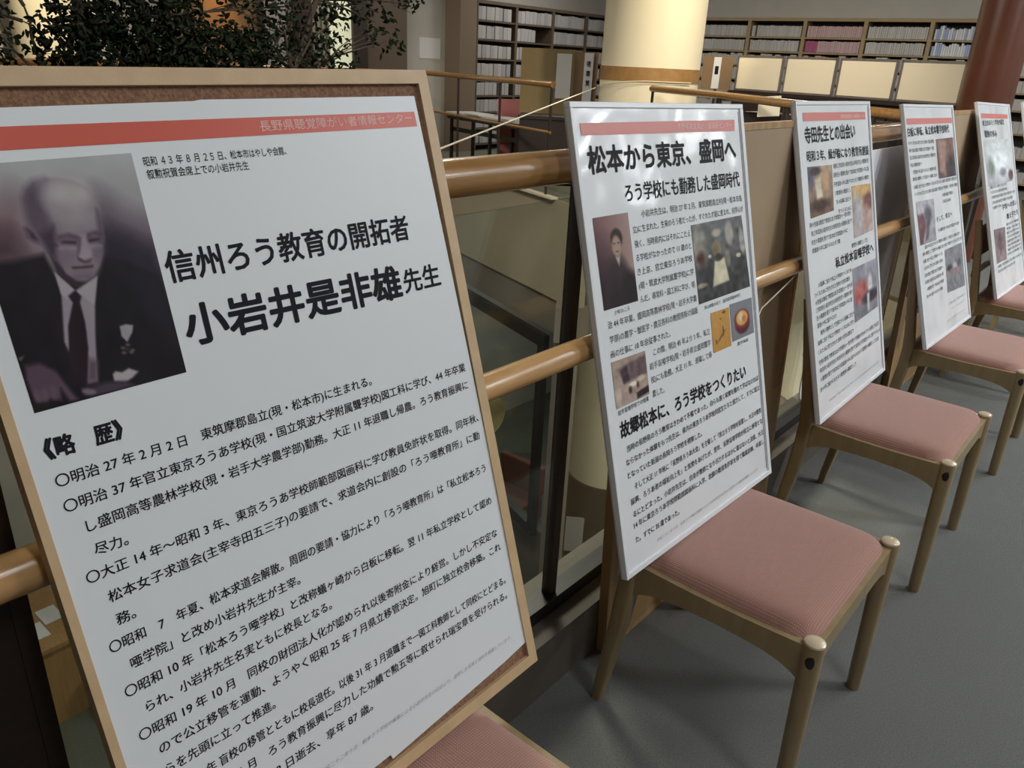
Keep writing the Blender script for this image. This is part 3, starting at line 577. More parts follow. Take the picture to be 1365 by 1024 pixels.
q6 = (-0.57, 5.66, 0.72, 0.965, 0.33, -0.01, -0.01)
p6 = white_poster(q6, 'white-framed laminated poster cut off by the right edge of the photo, sixth in the row')
Print().quad([(.04, .9000), (.67, .9000), (.67, .9230), (.04, .9230)], HH).build('header_band', M_redglare, p6)
b = Print()
for k in range(9): filler(b, .32, .68, .84 - k * .03, .0165, k + 3)
for k in range(9): filler(b, .05, .68, .36 - k * .03, .0165, k + 7)
b.build('body_lettering', M_ink, p6)
ph(scene_photo(14, (96, 90, 98), (60, 54, 60), [('e', .5, .4, .3, .3, (130, 120, 124), .4)]), [(.04, .87), (.29, .87), (.29, .58), (.04, .58)], p6)
ph(scene_photo(15, (150, 110, 120), (120, 84, 96), [('e', .5, .4, .3, .3, (60, 50, 60), .4)]), [(.04, .54), (.40, .54), (.40, .40), (.04, .40)], p6)

# ------------------------------------------------------------------ chairs
def make_chair(label):
    r = empty('library_chair', (0, 0, 0), label, 'chair', 'chairs carrying the posters')
    lf, ly = .209, .2449
    for sy in (-1, 1):
        y = sy * ly
        leg = MB().tube([(lf + .002, y, 0), (lf + .002, y, .004), (lf + .001, y, .2), (lf, y, .36), (lf, y, .430), (lf, y, .447)], [.0155, .0168, .0195, .0215, .0220, .0215], 20).build('front_leg', M_chair, r, True)
        MB().tube([(lf, y, .447), (lf, y, .451), (lf, y, .4545), (lf, y, .456)], [.0215, .0208, .016, .004], 20).build('leg_cap', M_chaircap, leg, True)
        pts = [(-.262, y, 0), (-.255, y, .06), (-.240, y, .16), (-.225, y, .26), (-.214, y, .36), (-.211, y, .44), (-.222, y, .52), (-.245, y, .66), (-.272, y, .80), (-.281, y, .84)]
        MB().tube(pts, [.013, .0155, .018, .021, .0225, .0225, .020, .018, .0165, .0145], 16, sq=(.95, 1.05)).build('rear_leg', M_chair, r, True)
        # side rail with arched lower edge
        n = 24; b = bmesh.new(); yo, yi = y + sy * .012, y - sy * .010; rows = []
        for i in range(n + 1):
            t = i / n; x = -.209 + .418 * t; zt = .441 - .006 * math.sin(math.pi * t); e = abs(2 * t - 1); zb = .388 - .040 * e ** 5 - .006 * e
            rows.append([b.verts.new((x, yo, zb)), b.verts.new((x, yo, zt)), b.verts.new((x, yi, zt)), b.verts.new((x, yi, zb))])
        for i in range(n):
            for k in range(4): b.faces.new((rows[i][k], rows[i][(k + 1) % 4], rows[i + 1][(k + 1) % 4], rows[i + 1][k]))
        b.faces.new(rows[0]); b.faces.new(rows[-1][::-1]); m = MB(); m.bm.free(); m.bm = b; m.build('side_rail', M_chair, r, False)
        s = bmesh.new(); bmesh.ops.create_uvsphere(s, u_segments=16, v_segments=10, radius=1, matrix=Matrix.Translation((lf + .003, y + sy * .0195, .413)) @ Matrix.Diagonal((.0098, .0036, .0175, 1)))
        m = MB(); m.bm.free(); m.bm = s; so = m.build('slot', M_slot, leg, True); so['label'] = 'dark oval slot in the leg top'
    for x, th in ((lf, .010), (-.211, .010)):
        b = bmesh.new(); n = 20; rows = []
        for i in range(n + 1):
            t = i / n; y = -ly + 2 * ly * t; e = abs(2 * t - 1); zb = .392 - .040 * e ** 6
            rows.append([b.verts.new((x - th, y, zb)), b.verts.new((x - th, y, .4405)), b.verts.new((x + th, y, .4405)), b.verts.new((x + th, y, zb))])
        for i in range(n):
            for k in range(4): b.faces.new((rows[i][k], rows[i][(k + 1) % 4], rows[i + 1][(k + 1) % 4], rows[i + 1][k]))
        b.faces.new(rows[0]); b.faces.new(rows[-1][::-1]); m = MB(); m.bm.free(); m.bm = b; m.build('front_rail' if x > 0 else 'rear_rail', M_chair, r)
    # cushion
    b = bmesh.new(); n = 30; g = []
    for j in range(n + 1):
        row = []
        for i in range(n + 1):
            u = -1 + 2 * i / n; v = -1 + 2 * j / n; cr = (abs(u) ** 11 + abs(v) ** 11) ** (1 / 11.) + 1e-9
            k = max(abs(u), abs(v)) / cr; x = u * k * .2095 - .001; y = v * k * .2425
            rr = max(abs(u), abs(v)); z = .440 + .034 * (max(0, 1 - rr ** 7)) ** .5 * (1 - .10 * (u * u + v * v) / 2)
            row.append(b.verts.new((x, y, z)))
        g.append(row)
    for j in range(n):
        for i in range(n): b.faces.new((g[j][i], g[j][i + 1], g[j + 1][i + 1], g[j + 1][i]))
    ring = [g[0][i] for i in range(n)] + [g[j][n] for j in range(n)] + [g[n][n - i] for i in range(n)] + [g[n - j][0] for j in range(n)]
    bot = [b.verts.new((v.co.x, v.co.y, .430)) for v in ring]; N = len(ring)
    for k in range(N): b.faces.new((ring[k], bot[k], bot[(k + 1) % N], ring[(k + 1) % N]))
    b.faces.new(bot); m = MB(); m.bm.free(); m.bm = b; m.build('seat_cushion', M_cushion, r, True)
    # backrest
    MB().box((-.275, -.232, .64), (-.253, .232, .81), .008).build('backrest_pad', M_cushion, r)
    MB().box((-.256, -.235, .55), (-.240, .235, .585), .004).build('back_rail', M_chair, r)
    return r
CH = [(.545, 'pink-cushioned wooden chair under the wood-framed portrait poster, nearest of the row'),
      (1.6035, 'pink-cushioned wooden chair in the foreground, wholly visible seat, under the second poster'),
      (2.6584, 'pink-cushioned wooden chair under the third poster, next behind the foreground chair'),
      (3.7340, 'pink-cushioned wooden chair under the fourth poster, the one with zigzag photographs'),
      (4.83, 'pink-cushioned wooden chair under the fifth poster, far down the row'),
      (5.98, 'pink-cushioned wooden chair under the last poster at the photo\'s right edge')]
ch0 = make_chair(CH[0][1]); ch0.location = (-.52, CH[0][0], 0)
for i, (y, lb) in enumerate(CH[1:]):
    c = tree_copy(ch0); c.location = (-.52 + (.02 * (i - 1) if i > 1 else 0), y, 0); c['label'] = lb

# ------------------------------------------------------------------ near railing
rl = empty('guard_railing', (-.972, 1.4, 0), 'oak and glass guard railing running behind the chairs', 'railing')
def L(p): return (p[0] + .972, p[1] - 1.4, p[2])
Y0, Y1 = -2.9, 5.66
MB().tube([L((-.972, Y0, 1.294)), L((-.972, Y1, 1.278))], .034, 28).build('handrail', M_oakrail, rl, True)
b = MB().tube([L((-.850, Y0, .945)), L((-.850, Y1, .937))], .0255, 24).build('lower_rail', M_oakbar, rl, True); b['label'] = 'paler, thinner oak rail below the handrail'
posts = [-1.0, .33, 1.385, 2.62, 4.02, 5.0, 5.62]
for y in posts:
    po = MB().box(L((-.99, y - .013, .165)), L((-.963, y + .013, 1.27))).build('post', M_darkbrown, rl)
for y in (-.45, 2.0, 4.45): MB().box(L((-.965, y - .01, .930)), L((-.860, y + .01, .950))).build('bracket', M_darkbrown, rl)
pe = [-2.9] + posts
for a, b_ in zip(pe[:-1], pe[1:]):
    MB().box(L((-.980, a + .022, .195)), L((-.972, b_ - .022, 1.22))).build('glass_pane', M_glass, rl)
MB().box(L((-1.0, Y0, .165)), L((-.950, Y1, .205))).build('bottom_channel', M_black, rl)
st = MB().tube([L((-.9715, 1.125, .795)), L((-.969, 1.125, .795))], .041, 40).build('sticker', M_yellow, rl, True); st['label'] = 'round pale yellow sticker on the glass'

sh = empty('reflection_sheet', (-.9585, 3.48, .735), 'large grey-white sheet standing in for a reflection in the railing glass, between third and fourth posters', 'board')  # sheet added in place of a pale reflection in the glass
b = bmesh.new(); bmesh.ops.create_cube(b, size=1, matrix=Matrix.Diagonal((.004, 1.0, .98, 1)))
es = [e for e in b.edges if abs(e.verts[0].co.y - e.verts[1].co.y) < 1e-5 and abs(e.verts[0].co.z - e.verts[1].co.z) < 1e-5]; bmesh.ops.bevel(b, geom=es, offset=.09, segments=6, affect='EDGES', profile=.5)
m = MB(); m.bm.free(); m.bm = b; m.build('sheet', mat('grey_white_reflection', (.80, .80, .84), .6), sh)
def wood_panel(y0, y1, label, dark=False):
    r = empty('wooden_panel', (-.870, (y0 + y1) / 2, 0), label, 'panel', 'wooden panels standing against the railing'); h = (y1 - y0) / 2; r.rotation_euler = (0, -math.radians(2.3), 0)
    f = M_darkwood if dark else M_tanface; e = M_darkwood if dark else M_pineedge; f2 = M_darkwood if dark else M_pine
    MB().box((-.012, -h + .02, .02), (.0115, h - .02, 1.34)).build('face_board', f, r)
    MB().box((-.014, -h, 0), (.0135, -h + .02, 1.357)).build('edge_strip', e, r); MB().box((-.014, h - .02, 0), (.0135, h, 1.357)).build('edge_strip', e, r)
    MB().box((-.014, -h + .02, 1.34), (.0135, h - .02, 1.357)).build('top_strip', e, r); MB().box((-.014, -h + .02, 0), (.0135, h - .02, .018)).build('bottom_strip', e, r)
    MB().box((.0116, -h + .02, .018), (.0128, h - .02, .50)).build('kick_board', f2, r)
    return r
wood_panel(-.82, .225, 'wooden panel coloured dark for shade at the left edge, behind the wood-framed portrait poster', True)  # shade behind the poster is put into this panel's wood colour
wood_panel(1.50, 2.535, 'tan panel with pine edges behind the second poster')
wood_panel(3.97, 5.02, 'tan panel with pine edges showing between the fourth and fifth posters')

# cords
def cord(pts, label, r=.0016, rr=None): return tag(MB().tube(pts, rr or r, 6).build('cord', M_string, None, True), label, 'cord')
s_pts = []
cx, cy, cr = -5.62, 9.32, .655
a0 = math.atan2(9.25 - cy, -6.30 - cx)
for k in range(14):
    a = math.radians(212 + k * (140 / 13)); s_pts.append((cx + cr * math.cos(a), cy + cr * math.sin(a), 1.20 + .125 * math.sin(min(1, k / 9) * math.pi / 2)))
cord([(-.935, .86, 1.338), (-.99, .979, 1.333), (-2.275, 2.954, 1.3015), (-3.56, 4.93, 1.27), (-6.15, 8.91, 1.207)] + s_pts, 'long cream string from the portrait poster to the cream column', 0, [.0018, .0018, .0028, .0042, .006] + [.006] * 14)
cord([(-.815, 1.95, .70), (-.835, 2.13, .856), (-.842, 2.346, .903), (-.842, 2.40, .925)], 'short pale cord against the tan panel between the second and third posters', .002)
cord([(-.83, 4.10, .905), (-.835, 4.46, .925), (-.845, 4.95, .935)], 'short pale cord between the fourth and fifth posters', .0025)

# ------------------------------------------------------------------ far rails, columns
def far_rail(pts, label, lower=True, ends=True):
    r = empty('gallery_railing', (*pts[0][:2], 0), label, 'railing'); o = Vector((*pts[0][:2], 0)); q = [Vector(p) - o for p in pts]
    MB().tube(q, .037, 16).build('handrail', M_oakrail, r, True)
    if lower: MB().tube([p - Vector((0, 0, .52)) for p in q], .018, 10).build('lower_rail', M_oakrail, r, True)
    for a, b in zip(q[:-1], q[1:]):
        n = max(1, round((b - a).length / 1.35))
        for k in range(n + 1):
            p = a.lerp(b, (k + .02) / (n + .04)); MB().tube([(p.x, p.y, 0), (p.x, p.y, p.z - .03)], .017, 8).build('post', M_darkbrown, r, True)
    return r
far_rail([(-5.80, 7.565, 1.25), (-9.28, 8.86, 1.25), (-9.25, 7.1, 1.25), (-9.25, -2.8, 1.25)], 'slim oak handrail across the void, left of the cream column')
far_rail([(-5.13, 8.60, 1.25), (-3.88, 7.84, 1.25), (-2.77, 6.86, 1.25), (-1.90, 6.32, 1.25), (-.98, 5.72, 1.25)], 'oak handrail across the void, right of the cream column', False)
def column(x, y, r, z0, m, name, label, bands=(), top=CEIL):
    o = empty(name, (x, y, z0), label, 'column')
    MB().tube([(0, 0, 0), (0, 0, top - z0)], r, 56).build('shaft', m, o, True)
    for nm, mm, za, zb, rr in bands: MB().tube([(0, 0, za - z0), (0, 0, zb - z0)], rr, 56).build(nm, mm, o, True)
    return o
c1 = column(cx, cy, .62, -5.6, M_cream, 'round_column', 'massive cream round column with a brown tape band, rising behind the string', [('tape_band', M_ochre, 1.315, 1.475, .628), ('base_wrap', mat('brown_base_wrap', (.055, .04, .032), .6), -5.6, -4.3, .66)])
# tape seam and notice on the base
MB().tube([(.0, 0, 0), (0, 0, .17)], .008, 6).build('tape_knot', M_string, c1).location = (-.30, -.55, 5.61)
nb = MB().obox((0, 0, 0), (math.cos(-1.0), math.sin(-1.0), 0), (0, 0, 1), .01, .30, .2).build('column_notice', M_notice)
nb.location = (cx + .0, cy - .69, -5.15); nb.rotation_euler = (0, 0, math.radians(35) - 1.57 + 1.0); tag(nb, 'white notice sheet on the dark base of the cream column', 'notice')
column(-9.63, 3.72, .30, -5.6, M_cream, 'round_column', 'spot-lit cream column seen through the tree at the far left')
column(-1.513, 7.96, .205, 0, M_redcol, 'round_column', 'red-brown round column at the upper right')

# ------------------------------------------------------------------ bookcases
def bookcase(loc, rz, W, zs, D, m, label, group, top=2.42):
    r = empty('bookcase', loc, label, 'bookcase', group, rot=(0, 0, rz))
    MB().box((0, -D, 0), (.03, 0, top)).build('side_panel', m, r); MB().box((W - .03, -D, 0), (W, 0, top)).build('side_panel', m, r)
    MB().box((.03, -.012, 0), (W - .03, 0, top)).build('back_panel', mat('shaded_back_panel', (.035, .03, .025), .8), r)  # back coloured dark to stand for shade above the shelf items
    MB().box((.03, -D, top - .05), (W - .03, -.012, top)).build('top_panel', m, r)
    for z in zs: MB().box((.03, -D + .005, z - .012), (W - .03, -.012, z + .012)).build('shelf', m, r)
    return r
bx_me = {}
def unit_box(name, m):
    k = (name, m.name)
    if k not in bx_me:
        b = MB(); b.box((0, 0, 0), (1, 1, 1), .06); o = b.build(name, m); bx_me[k] = o.data; bpy.data.objects.remove(o)
    return bx_me[k]
def item(name, m, loc, size, rz, label, cat, group):
    o = bpy.data.objects.new(name, unit_box(name, m)); C.objects.link(o); o.location = loc; o.scale = size; o.rotation_euler = (0, 0, rz); return tag(o, label, cat, group)
GR = [mat('grey_spine_%d' % k, (v, v * .98, v * .95), .5) for k, v in enumerate((.36, .39, .42, .38))]
PK = [mat('pink_spine_%d' % k, c, .5) for k, c in enumerate(((.42, .29, .30), (.44, .31, .32), (.40, .28, .29)))]
WH = [mat('white_spine_%d' % k, c, .5) for k, c in enumerate(((.55, .56, .58), (.48, .50, .56), (.25, .32, .48), (.58, .55, .52)))]
MG = mat('magenta_spine', (.30, .07, .16), .5)
# back wall (Y = 14.45)
xs = [-9.6, -8.6, -7.6, -6.63, -5.64, -4.65, -3.66, -2.66, -1.66, -.66, .34]
ordn = ['first', 'second', 'third', 'fourth', 'fifth', 'sixth', 'seventh', 'eighth', 'ninth', 'tenth']
zsR = [.10, .45, .80, 1.12, 1.36, 1.59, 1.82, 2.05]
for i in range(len(xs) - 1):
    W = xs[i + 1] - xs[i]
    bookcase((xs[i], 14.44, 0), 0, W, zsR, .28, M_shelfR, 'brown bookcase on the back wall, %s bay from the room corner' % ordn[i], 'bookcases on the back wall', 2.36)
    for z in (zsR[7], zsR[6]):
        if i not in (2, 3, 4, 5, 6, 7): continue
        x = xs[i] + .05; row = 'upper' if z == zsR[7] else 'second'
        while x < xs[i + 1] - .07:
            wd = random.uniform(.027, .036); hh = random.uniform(.168, .180) if i != 6 else random.uniform(.14, .2)
            pal = GR if i in (2, 3, 5) else PK if i == 4 else WH
            m = random.choice(pal)
            if i == 4 and z == zsR[6] and x < xs[i] + .22: m = MG
            if random.random() > .008: item('video_case', m, (x, 14.44 - .26 + random.uniform(0, .01), z + .013), (wd, .12, hh), 0, '%s video case, %s row seen, %s bay of the back wall' % ('grey' if pal is GR else 'pink' if pal is PK else 'white or blue', row, ordn[i]), 'video case', 'video cases on the back wall')
            x += wd + .0015
    # low rows: one mass per bay
    b = MB()
    for z in zsR[:6]:
        x = xs[i] + .05
        while x < xs[i + 1] - .1:
            wd = random.uniform(.05, .12); hh = min(.2, .17 + random.uniform(-.02, .02))
            b.box((x, 14.44 - .25, z + .013), (x + wd, 14.44 - .08, z + .013 + hh)); x += wd + .004
    o = b.build('video_cases', (PK if i == 4 else GR)[0]); tag(o, 'video cases on the lower shelves of the %s back-wall bay' % ordn[i], 'video case', kind='stuff')
# left wall (X = -10): bays run along Y
ys = [10.45, 11.46, 12.5, 13.55, 14.44]
zsL = [.10, .36, .62, .89, 1.19, 1.48, 1.78, 2.07]
pw = MB().box((-10, 10.05, 0), (-9.66, 10.44, CEIL)).build('trim_pilaster', mat('brown_pilaster', (.20, .15, .105), .6)); struct(pw)
WHT = [mat('file_box_%d' % k, c, .6) for k, c in enumerate(((.40, .40, .41), (.34, .34, .36), (.44, .43, .42)))]
DK = mat('file_box_dark', (.10, .10, .12), .6)
for i in range(4):
    W = ys[i + 1] - ys[i]
    bookcase((-9.99, ys[i], 0), math.pi / 2, W, zsL, .33, M_shelf, 'dark brown bookcase on the left wall, %s bay from the grey wall with the notice' % ordn[i], 'bookcases on the left wall', 2.38)
    for zi, z in enumerate(zsL):
        y = ys[i] + .045
        while y < ys[i + 1] - .12:
            wd = random.uniform(.1, .11); r = random.random()
            if not ((i, zi) in ((1, 6), (2, 5)) and y > ys[i] + .55) and r > .03:
                m = random.choice(WHT) if not (i == 2 and zi == 6 and r < .4) else DK
                item('file_box', m, (-9.68 + .0 - .25, y, z + .013), (.24 + random.uniform(-.01, .01), wd, .205 + random.uniform(-.008, .01)), 0, 'pale file box on the %s shelf from the floor, %s bay of the left wall' % (ordn[zi], ordn[i]), 'file box', 'file boxes on the left wall')
            y += wd + .003

# ------------------------------------------------------------------ hall furniture
# row of cream screens on a dark cabinet
A = Vector((-4.33, 9.04, 0)); B = Vector((-1.80, 8.42, 0)); dd = (B - A).normalized(); nv = Vector((dd.y, -dd.x, 0)); Lh = (B - A).length
cab = empty('low_cabinet', A, 'long dark brown cabinet under the four cream screens', 'cabinet')
def OB(r, c, hx, hy, hz, name, m): 
    c = dd * c[0] + nv * c[1] + Vector((0, 0, c[2])); return MB().obox(c, dd, nv, hx, hy, hz).build(name, m, r)
OB(cab, (Lh / 2, -.25, .62), Lh / 2 - .01, .24, .62, 'carcass', M_darkwood)
OB(cab, (Lh / 2 + .06, -.25, 1.262), Lh / 2 + .10, .28, .02, 'worktop', M_darkwood)
for k in range(4): OB(cab, (Lh * (k + .5) / 4, .0, .62), Lh / 8 - .02, .012, .56, 'door', M_darkwood)
for k in range(4):
    a = Lh * k / 4; wd = Lh / 4
    s = empty('display_screen', A + dd * (a + wd / 2) + Vector((0, 0, 1.283)), 'cream display screen on the dark cabinet, %s from the left of four' % ordn[k], 'screen', 'cream screens on the dark cabinet')
    OB(s, (0, -.02, .185), wd / 2 - .035, .010, .168, 'board', M_creampanel)
    OB(s, (0, -.02, .362), wd / 2 - .022, .016, .010, 'top_rail', M_alu); OB(s, (0, -.02, .010), wd / 2 - .022, .016, .010, 'bottom_rail', M_alu)
    for sg in (-1, 1): OB(s, (sg * (wd / 2 - .027), -.02, .186), .010, .016, .186, 'stile', M_alu)
# leaflet rack behind the right railing
lr = empty('leaflet_rack', (-3.05, 7.75, 0), 'dark leaflet rack with a cream leaflet behind the right handrail', 'rack')
MB().box((-.5, -.02, 0), (.9, .25, 1.12)).build('rack_body', M_darkwood, lr)
lf_ = MB().obox((0, 0, .06), (.9, .4, .1), (-.1, .1, 1), .10, .09, .004).build('leaflet', M_creampanel); lf_.location = (-3.22, 7.55, 1.13); tag(lf_, 'cream leaflet propped in the rack behind the right handrail', 'leaflet')
# carrel
cr_ = empty('study_carrel', (-7.2, 9.28, 0), 'olive-tan study carrel with notices, left of the cream column', 'carrel')
def pt(x, y): return Vector((x + 7.2, y - 9.28, 0))
def slab(r, a, b, z0, z1, th, name, m, bev=0):
    d = (b - a).normalized(); n = Vector((d.y, -d.x, 0)); c = (a + b) / 2 - n * th / 2; c.z = (z0 + z1) / 2
    return MB().obox(c, d, n, (b - a).length / 2, th / 2, (z1 - z0) / 2).build(name, m, r)
slab(cr_, pt(-7.50, 9.03), pt(-6.93, 9.50), 0, 1.655, .035, 'side_board', M_carrel)
slab(cr_, pt(-6.93, 9.50), pt(-6.52, 9.42), 0, 1.635, .035, 'end_board', M_carrelside)
slab(cr_, pt(-7.47, 9.08), pt(-7.25, 10.1), 0, 1.655, .03, 'side_board', M_carrel)
slab(cr_, pt(-7.15, 9.5), pt(-6.75, 9.8), .70, .73, .4, 'desk_top', M_carrelside)
n1 = slab(None, Vector((-7.12, 9.335, 0)), Vector((-6.96, 9.465, 0)), 1.02, 1.60, .004, 'posted_notice', M_notice); n1.location = Vector((dd.y * 0, 0, 0)) + Vector((.02, -.024, 0)); tag(n1, 'white notice taped to the face of the olive-tan carrel', 'notice')
n2 = slab(None, Vector((-6.70, 9.435, 0)), Vector((-6.53, 9.402, 0)), .95, 1.62, .004, 'posted_notice', M_notice); n2.location = (-.005, -.03, 0); tag(n2, 'narrow white notice strip on the end of the carrel beside the column', 'notice')
g = Print()
for k, ch in enumerate('視聴覚'): g.line(ch, (-.045, -.12 * k), (.03, -.12 * k), .075, .02, 0)
go = g.build('lettering', M_ink, n2); go.matrix_local = Matrix.Translation((-6.60, 9.405, 1.45)) @ Matrix.Rotation(math.radians(-11), 4, 'Z') @ Matrix.Rotation(math.pi / 2, 4, 'X')
# 1 sign: small brown noticeboards right of the column
sb = empty('sign_stand', (-4.43, 8.80, 0), 'brown free-standing sign with a white strip numbered 1, right of the column', 'sign')
MB().box((-.18, -.012, 1.28), (.18, .012, 1.63)).build('board', M_carrelside, sb); MB().box((-.012, -.005, 0), (.012, .02, 1.3)).build('pole', M_darkbrown, sb); MB().box((-.14, -.12, 0), (.14, .12, .02)).build('foot', M_darkbrown, sb)
MB().box((-.045, -.014, 1.29), (.045, -.0122, 1.62)).build('number_strip', M_notice, sb)
g = Print(); g.line('1', (-.02, 0), (.02, 0), .12, .02, 0); go = g.build('lettering', M_ink, sb); go.matrix_local = Matrix.Translation((0, -.0145, 1.43)) @ Matrix.Rotation(math.pi / 2, 4, 'X')
# dark desk in front of the carrel
dk = empty('dark_desk', (-6.35, 8.35, 0), 'dark brown desk standing at the edge of the void before the carrel', 'desk')
a, b = Vector((-.50, -.14, 0)), Vector((.12, .30, 0)); d_ = (b - a).normalized(); n_ = Vector((d_.y, -d_.x, 0))
def DB(c, hx, hy, hz, nm): MB().obox(d_ * c[0] + n_ * c[1] + Vector((0, 0, c[2])), d_, n_, hx, hy, hz).build(nm, M_darkwood, dk)
DB((0, -.25, .83), .46, .30, .02, 'desk_top'); DB((0, .02, .42), .44, .012, .39, 'front_panel'); DB((-.42, -.25, .41), .015, .27, .40, 'side_panel'); DB((.42, -.25, .41), .015, .27, .40, 'side_panel')
# long table with papers
tb = empty('long_table', (-7.6, 8.55, 0), 'long pale-topped table with black legs behind the left handrail', 'table')
ta, tb_ = Vector((-8.9, 8.98, 0)), Vector((-7.02, 8.44, 0)); td = (tb_ - ta).normalized(); tn = Vector((td.y, -td.x, 0)); tc_ = (ta + tb_) / 2 - Vector((-7.6, 8.55, 0)) - tn * .25
def TB(c, hx, hy, hz, nm, m): MB().obox(tc_ + td * c[0] + tn * c[1] + Vector((0, 0, c[2])), td, tn, hx, hy, hz).build(nm, m, tb)
TB((0, 0, .715), 1.0, .24, .012, 'table_top', M_tablewhite); TB((0, .22, .665), .97, .012, .035, 'apron', M_black); TB((0, .16, .48), .9, .012, .03, 'stretcher', M_black)
for sx in (-.9, .2, .92):
    for sy in (-.19, .19): TB((sx, sy, .35), .02, .02, .35, 'leg', M_black)
for k, (x, y, s) in enumerate([(-8.1, 8.85, 0.13), (-7.25, 8.60, .10)]):
    o = MB().obox((x, y, .737), td, tn, s * 1.5, s, .008).build('paper_stack', M_notice); tag(o, 'white paper stack on the pale long table, %s' % ('left one' if k == 0 else 'right one'), 'papers')
# pink chair
pc = empty('pink_chair', (-7.95, 9.40, 0), 'pink upholstered chair between the long table and the dark desk', 'chair', rot=(0, 0, math.radians(128)))
MB().obox((-.20, 0, .66), (1, 0, -.12), (0, 1, 0), .035, .20, .30).build('backrest', M_pinkchair, pc)
MB().box((-.2, -.21, .36), (.22, .21, .46), .03).build('seat', M_pinkchair, pc); MB().box((-.17, -.19, .12), (.18, .19, .36)).build('skirt', M_pinkchair, pc)
for sx, sy in ((-1, -1), (-1, 1), (1, -1), (1, 1)): MB().box((sx * .15 - .015, sy * .16 - .015, 0), (sx * .15 + .015, sy * .16 + .015, .12)).build('leg', M_black, pc)

# ------------------------------------------------------------------ lower floor: red bench, wooden counter with papers
rb = empty('red_bench', (-7.2, 8.9, -5.6), 'dull red bench seat on the lower floor seen through the glass', 'bench')
MB().box((-.45, -.3, .0), (.45, .3, .42), .03).build('seat', M_redcloth, rb); MB().box((-.45, .22, .42), (.45, .34, .95), .03).build('backrest', M_redcloth, rb)
ct = empty('reading_counter', (-8.5, 1.95, -5.6), 'wooden counter on the lower floor at the far left', 'counter')
MB().box((-.7, -.9, 1.0), (.6, .55, 1.05)).build('counter_top', M_pine, ct); MB().box((-.65, -.8, 0), (.55, .5, 1.0)).build('counter_body', M_pine, ct)
for k, (x, y) in enumerate([(-8.62, 2.20), (-8.42, 1.98)]):
    o = MB().box((x, y, -4.549), (x + .3, y + .2, -4.54)).build('paper_sheet', M_notice); tag(o, 'white paper on the lower counter, %s' % ('upper one' if k == 0 else 'lower one'), 'papers')

# ------------------------------------------------------------------ trees
CL = [[-7.30, 2.38, 1.63, 0.24], [-7.22, 2.38, 1.40, 0.24], [-7.13, 3.10, 1.68, 0.33], [-7.06, 3.0, 1.44, 0.42], [-6.88, 3.08, 1.31, 0.36], [-7.01, 3.23, 1.54, 0.37], [-6.93, 3.45, 1.36, 0.2], [-6.76, 3.53, 1.69, 0.37], [-6.73, 3.54, 1.41, 0.4], [-6.76, 3.70, 1.80, 0.2], [-6.53, 3.69, 1.4, 0.37], [-6.46, 3.89, 1.41, 0.35], [-6.53, 4.12, 1.50, 0.2], [-6.51, 4.21, 1.81, 0.32], [-6.44, 4.24, 1.51, 0.29], [-6.37, 4.45, 1.79, 0.23], [-6.29, 4.32, 1.42, 0.32], [-6.32, 4.63, 1.53, 0.27], [-6.25, 4.61, 1.37, 0.27], [-6.2, 4.83, 1.72, 0.19], [-6.07, 4.8, 1.45, 0.2], [-5.92, 5.07, 1.74, 0.19], [-5.8, 5.09, 1.59, 0.17], [-6.07, 5.03, 1.89, 0.23], [-5.74, 5.31, 1.91, 0.15], [-6.41, 4.62, 1.65, 0.2], [-7.06, 2.72, 1.33, 0.1], [-6.32, 4.81, 1.87, 0.2]]
def leaves(clumps, dens, parent, seed, size=.066):
    rnd = random.Random(seed); V = []; F = []
    for (x, y, z, r) in clumps:
        n = int(dens * (r / .3) ** 2)
        for _ in range(n):
            while True:
                d = Vector((rnd.uniform(-1, 1), rnd.uniform(-1, 1), rnd.uniform(-1, 1)))
                if d.length < 1: break
            c = Vector((x, y, z)) + Vector((d.x * r, d.y * r, d.z * r * .8))
            t = Vector((rnd.gauss(0, 1), rnd.gauss(0, 1), rnd.gauss(-.5, .7))).normalized(); s = t.cross(Vector((rnd.gauss(0, 1), rnd.gauss(0, 1), rnd.gauss(0, 1)))).normalized(); l = size * rnd.uniform(.7, 1.3); wd = l * .24; nn_ = t.cross(s) * l * .12
            k = len(V); V += [c, c + t * l * .35 + s * wd - nn_, c + t * l * .75 + s * wd * .7 - nn_ * .5, c + t * l, c + t * l * .75 - s * wd * .7 - nn_ * .5, c + t * l * .35 - s * wd - nn_, c + t * l * .5 + nn_]
            F += [(k, k + 1, k + 6), (k + 1, k + 2, k + 6), (k + 2, k + 3, k + 6), (k + 3, k + 4, k + 6), (k + 4, k + 5, k + 6), (k + 5, k, k + 6)]
    o = parent.location; me = bpy.data.meshes.new('foliage'); me.from_pydata([tuple(v - o) for v in V], [], F); me.update()
    ob = link('foliage', me, M_leaf, parent); ob['kind'] = 'stuff'; return ob
